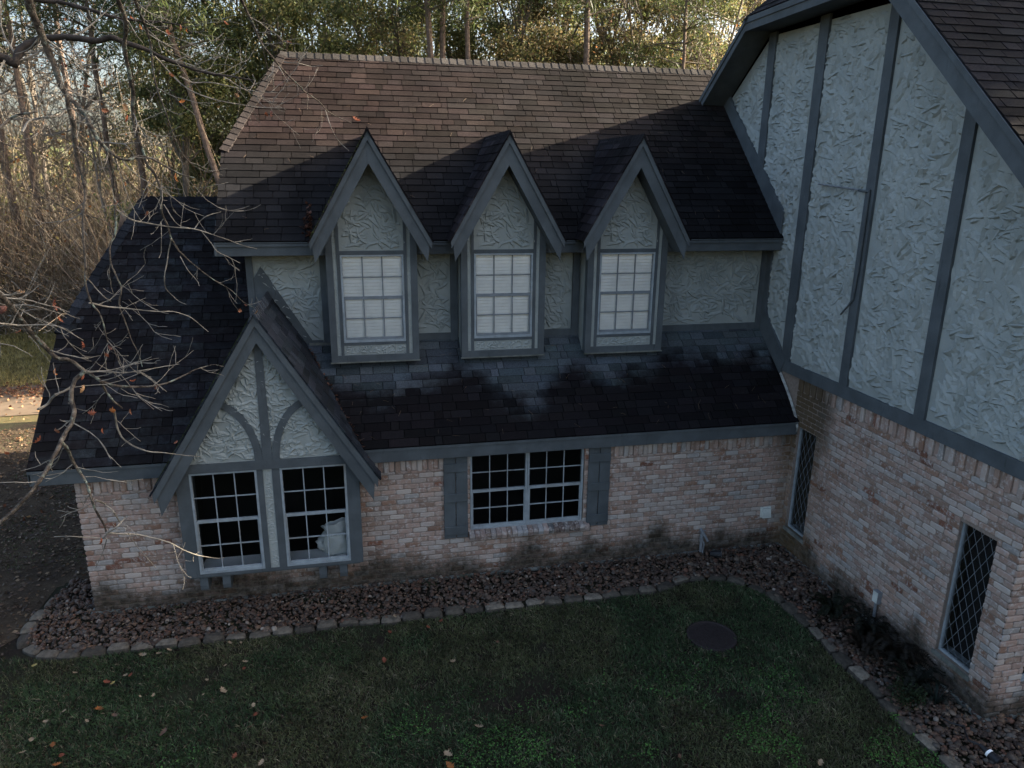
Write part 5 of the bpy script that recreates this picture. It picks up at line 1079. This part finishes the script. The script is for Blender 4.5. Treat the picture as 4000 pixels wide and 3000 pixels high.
def bare(seed, H, r, c=(.16, .135, .11)):
    rs = np.random.RandomState(seed); root = empty('bare_tree'); mt = MB(); mb2 = MB(); n = 10; pts = np.array([(0, 0, -.2)] + [(0, 0, 0)] * n, float); d = np.array((0, 0, 1.))
    for k in range(1, n + 1): d = nz(d + rs.normal(0, .08, 3)); pts[k] = pts[k - 1] + d * H / n
    mt.tube(pts, np.linspace(r, r * .2, n + 1), 8, c)
    def br(p, d, L, r_, dep):
        q = [p]
        for i in range(5): d = nz(d + rs.normal(0, .2, 3) + (0, 0, .05)); q.append(q[-1] + d * L / 5)
        mb2.tube(q, np.linspace(r_, r_ * .3, 6), 4, np.array(c) * rs.uniform(.7, 1.3), False)
        if dep:
            for i in range(1, 6):
                for _ in range(2):
                    if rs.rand() < .75: br(q[i], nz(d + rs.normal(0, .7, 3)), L * .5, r_ * .5, dep - 1)
    for k in range(3, n + 1):
        for _ in range(2): a = rs.uniform(0, 6.28); br(pts[k], nz((math.cos(a), math.sin(a), .6)), H * rs.uniform(.16, .3), r * .3, 2)
    mt.build('trunk', M['bark'], root); mb2.build('branches', M['bark'], root)
    ml = MB(); C_ = np.vstack([pts[rs.randint(3, n + 1)] + rs.normal(0, H * .13, 3) for _ in range(260)]); cards(ml, C_, .07, [(.30, .12, .04), (.22, .13, .05), (.2, .16, .06)], rs, .6); ml.build('leaves', M['foliage'], root)
    return root
protoE = [broadleaf(1, 14, 3.4, 46000, GP, size=.058), broadleaf(2, 13, 3.0, 40000, GP, size=.058, clump=50), broadleaf(3, 12, 3.2, 34000, OP, .6, .055, 60), broadleaf(4, 14.5, 3.0, 24000, GP[:3] + OP[:2], 2, .058, 46)]
protoP = [pine(5, 19, .135), pine(6, 22, .15, .012), pine(7, 17, .11, -.015)]
protoB = [bare(8, 14, .14), bare(9, 16, .17, (.19, .165, .135)), bare(10, 12, .10)]
usedt = set()
def plant(proto, px, dist_y, s, label, cat, group, rot=None):
    # px = column in the photo where the trunk stands, dist_y = how far behind the front wall
    v = CF + CR * (px - 2000) / FPX - CU * (700 - 1500) / FPX; k = (dist_y - CAM[1]) / v[1]; x = CAM[0] + v[0] * k
    if proto.name not in usedt: usedt.add(proto.name); o = proto
    else: o = copy_tree(proto)
    o.location = (x, dist_y, 0); o.rotation_euler.z = rot if rot is not None else random.uniform(0, 6.28); o.scale = (s, s, s * random.uniform(.95, 1.08)); tag(o, label, cat, group)
G1, G2, G3 = 'leafy trees behind the house', 'pines behind the house', 'bare trees behind the house'
E_ = [(760, 15.5, 0, .95, 'dense dark green tree just left of the main roof'), (930, 17, 1, 1.15, 'tall dark green tree rising above the left end of the ridge'), (1130, 16, 0, 1.05, 'dark green tree behind the left part of the ridge'), (1360, 19, 1, 1.2, 'green tree behind the ridge above the first dormer'), (1580, 17, 3, 1.0, 'mottled green tree behind the ridge between first and second dormers'), (1800, 20, 0, 1.1, 'green tree behind the ridge left of the second dormer'), (2010, 17.5, 2, 1.2, 'olive tinted tree behind the ridge above the second dormer'), (2200, 21, 3, 1.15, 'mottled tree behind the ridge between second and third dormers'), (2380, 18, 2, 1.15, 'olive brown tree behind the ridge above the third dormer'), (2570, 20, 2, 1.25, 'olive brown tree behind the right part of the ridge'), (2740, 18, 3, 1.0, 'thin leafed tree next to the wing roof'), (2960, 21, 2, 1.2, 'olive tree half hidden behind the clipped wing gable'), (680, 27, 3, 1.1, 'green tree standing behind the brush left of the roof')]
E_ += [(1010, 25, 3, 1.2, 'back row green tree above the left ridge end'), (1240, 26, 1, 1.3, 'back row green tree left of the first dormer peak'), (1470, 27, 2, 1.35, 'back row olive tree right of the first dormer peak'), (1700, 28, 0, 1.25, 'back row green tree behind the pair of pine trunks'), (1920, 27, 3, 1.3, 'back row mottled tree above the second dormer'), (2110, 28, 2, 1.35, 'back row olive tree right of the second dormer'), (2300, 27, 0, 1.2, 'back row green tree left of the third dormer peak'), (2490, 28, 3, 1.3, 'back row mottled tree right of the third dormer peak'), (2860, 27, 2, 1.3, 'back row olive tree behind the wing roof edge')]
for px, y, k, s, lab in E_: plant(protoE[k], px, y, s, lab, 'tree', G1)
P_ = [(40, 24, 2, 'thin pine trunk at the far left edge of the picture'), (130, 23, 0, 'pine trunk second from the left edge'), (300, 23, 1, 'pine with a dark straight trunk left of the lichen limb'), (560, 17, 0, 'pine trunk in the middle of the brush at left'), (1030, 13.5, 0, 'leaning pine with sunlit bark left of the roof'), (1690, 14, 0, 'left one of the pair of pine trunks over the ridge centre'), (1722, 14.5, 1, 'right one of the pair of pine trunks over the ridge centre'), (1830, 14, 2, 'slim pine trunk right of the central pair'), (2270, 14.5, 0, 'pine trunk behind the ridge between second and third dormers'), (2640, 14.5, 2, 'pine trunk just left of the wing roof'), (450, 16.5, 2, 'pine trunk leaning behind the near oak twigs')]
for px, y, k, lab in P_:
    plant(protoP[k], px, y, random.uniform(.9, 1.1), lab, 'pine tree', G2)
for o in bpy.data.objects:
    if o.get('label', '').startswith('leaning pine'): o.rotation_euler = (0, -.21, 0)
B_ = [(10, 25, 0, 1.0, 'bare tree at the far left edge'), (330, 27, 1, .9, 'bare tree deep behind the dark bent oak limb'), (470, 16, 2, .8, 'small bare tree in the brush left of the lower roof'), (2470, 16, 0, .9, 'bare pale tree behind the ridge right of the third dormer'), (2680, 17, 1, .85, 'bare branching tree beside the wing roof'), (2120, 25, 0, 1.1, 'bare tree behind the ridge right of the second dormer'), (90, 29, 1, 1.1, 'bare tree in the back row near the left edge'), (200, 31, 0, 1.2, 'bare tree in the back row left of the thick lichen limb'), (560, 30, 1, 1.1, 'bare tree in the back row above the lower left roof')]
for px, y, k, s, lab in B_: plant(protoB[k], px, y, s, lab, 'bare tree', G3)
for i, (x, y, k, s) in enumerate([(11.2, -1.8, 1, 1.25), (14.6, -1.6, 0, 1.3), (12.5, -2.2, 0, 1.25), (13, -6.2, 1, 1.3), (16.5, -4.2, 1, 1.45), (13.5, -9.8, 0, 1.3), (16.5, -8.2, 1, 1.35), (15.8, -.2, 0, 1.5), (14.5, -12.5, 0, 1.3), (15.5, -17.5, 1, 1.35), (19, -5.5, 1, 1.4), (20, -12.5, 0, 1.35)]):  # unseen trees added to keep sun off the wing roof and oak twigs
    o = copy_tree(protoE[k]); o.location = (x, y, 0); o.scale = (s, s, s); o.rotation_euler.z = i * 1.1; tag(o, 'tall dark leafy tree east of the wing, unseen and added for shade, the %s planted' % word(i), 'tree', 'unseen shade trees added east of the wing')
# brush thicket: a tangle nobody could count
rs = np.random.RandomState(12); n = 20000; ns = 6
x = rs.uniform(-32, -9.5, n); y = np.where(x < -14.8 - .0 * x, rs.uniform(21, 30, n), rs.uniform(15, 24, n)); H = rs.gamma(4, 1.1, n).clip(.8, 10); 
d = rs.normal(0, .6, (n, 3)); d[:, 2] = 1; P0 = np.stack([x, y, rs.uniform(0, 2.0, n) * (rs.rand(n) < .6)], 1); pts = [P0]; dd = d / np.linalg.norm(d, axis=1)[:, None]
for i in range(ns): dd = dd + rs.normal(0, .24, (n, 3)); dd /= np.linalg.norm(dd, axis=1)[:, None]; pts.append(pts[-1] + dd * (H / ns)[:, None])
pts = np.stack(pts, 1); r = rs.uniform(.006, .017, n); rad = r[:, None] * np.linspace(1, .35, ns + 1)[None]
off = np.array([(1, 0, 0), (-.5, .87, 0), (-.5, -.87, 0)]); V = (pts[:, :, None] + rad[:, :, None, None] * off[None, None]).reshape(-1, 3)
i = np.arange(ns)[:, None] * 3; j = np.arange(3)[None]; q = np.stack([i + j, i + (j + 1) % 3, i + 3 + (j + 1) % 3, i + 3 + j], -1).reshape(-1, 4)
F = (q[None] + (np.arange(n) * (ns + 1) * 3)[:, None, None]).reshape(-1, 4); bc = np.array([(.30, .24, .175), (.21, .165, .12), (.34, .285, .215), (.19, .13, .09)])[rs.randint(0, 4, n)] * rs.uniform(.6, 1.3, (n, 1))
m = MB(); m.bulk(V, F, np.repeat(bc, ns * 3, 0)); x = rs.uniform(-32, -9.5, 34000); C_ = np.stack([x, np.where(x < -14.8, rs.uniform(21, 30, 34000), rs.uniform(15, 23, 34000)), rs.gamma(3.2, .9, 34000)], 1); cards(m, C_, .045, [(.30, .22, .08), (.22, .19, .06), (.14, .15, .05), (.24, .13, .06), (.34, .28, .11)], rs, .5)
tag(m.build('brush_thicket', M['bark']), 'dense tangle of bare brown brush beyond the driveway', 'brush', kind='stuff')
# distant wood
m = MB(); n = 120000; x = rs.uniform(-60, 60, n); y = rs.uniform(34, 62, n); z = rs.uniform(0, 1, n) ** .9 * (9.0 + 5.0 * vnoise(x * .22, y * .1) + 2.5 * vnoise(x * .9, y * .3)); z = np.where(x < -10 - (y - 34) * .2, z * .58, z); cards(m, np.stack([x, y, z], 1), .22, GP + OP + [(.14, .12, .09)], rs, .5)
tag(m.build('distant_wood', M['foliage']), 'far wood of mixed evergreen and bare trees behind the property', 'wood', kind='stuff')
m = MB(); n = 26000; x = rs.uniform(-30, 14, n); y = rs.uniform(13.5, 30, n); z = rs.gamma(2, .5, n); k = (x > -11) | (y > 22); cards(m, np.stack([x, y, z], 1)[k], .09, GP[:3] + OP, rs, .5); tag(m.build('undergrowth', M['foliage']), 'low leafy undergrowth at the foot of the wood', 'undergrowth', kind='stuff')
# grass beyond the driveway, yellowed to look sunlit where trees block the sun
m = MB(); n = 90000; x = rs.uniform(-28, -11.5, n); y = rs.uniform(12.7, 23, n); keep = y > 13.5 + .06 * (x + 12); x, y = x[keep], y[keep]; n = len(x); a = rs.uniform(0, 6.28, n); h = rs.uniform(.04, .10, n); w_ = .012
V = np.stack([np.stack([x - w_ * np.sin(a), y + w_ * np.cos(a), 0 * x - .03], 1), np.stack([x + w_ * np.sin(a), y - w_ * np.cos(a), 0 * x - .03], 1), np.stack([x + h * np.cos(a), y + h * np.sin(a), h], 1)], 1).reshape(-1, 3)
m.bulk(V, np.arange(n * 3).reshape(n, 3), np.array((.30, .235, .08)) * rs.uniform(.6, 1.4, (n, 1))); tag(m.build('back_grass', M['grass']), 'grass beyond the driveway, coloured yellow to look sunlit', 'grass', kind='stuff')
m = MB(); n = 5000; x = rs.uniform(-27, -11.6, n); y = rs.choice([0, 1], n, p=[.75, .25]); y = np.where(y == 0, 12.6 + rs.normal(0, .5, n), rs.uniform(3, 13, n)); cards(m, np.stack([x, y, rs.uniform(0, .03, n)], 1), .05, [(.22, .09, .05), (.30, .18, .09), (.14, .07, .04)], rs, .6); tag(m.build('fallen_leaf_drift', M['dry_leaf']), 'drift of fallen leaves along the driveway edge', 'fallen leaves', kind='stuff')
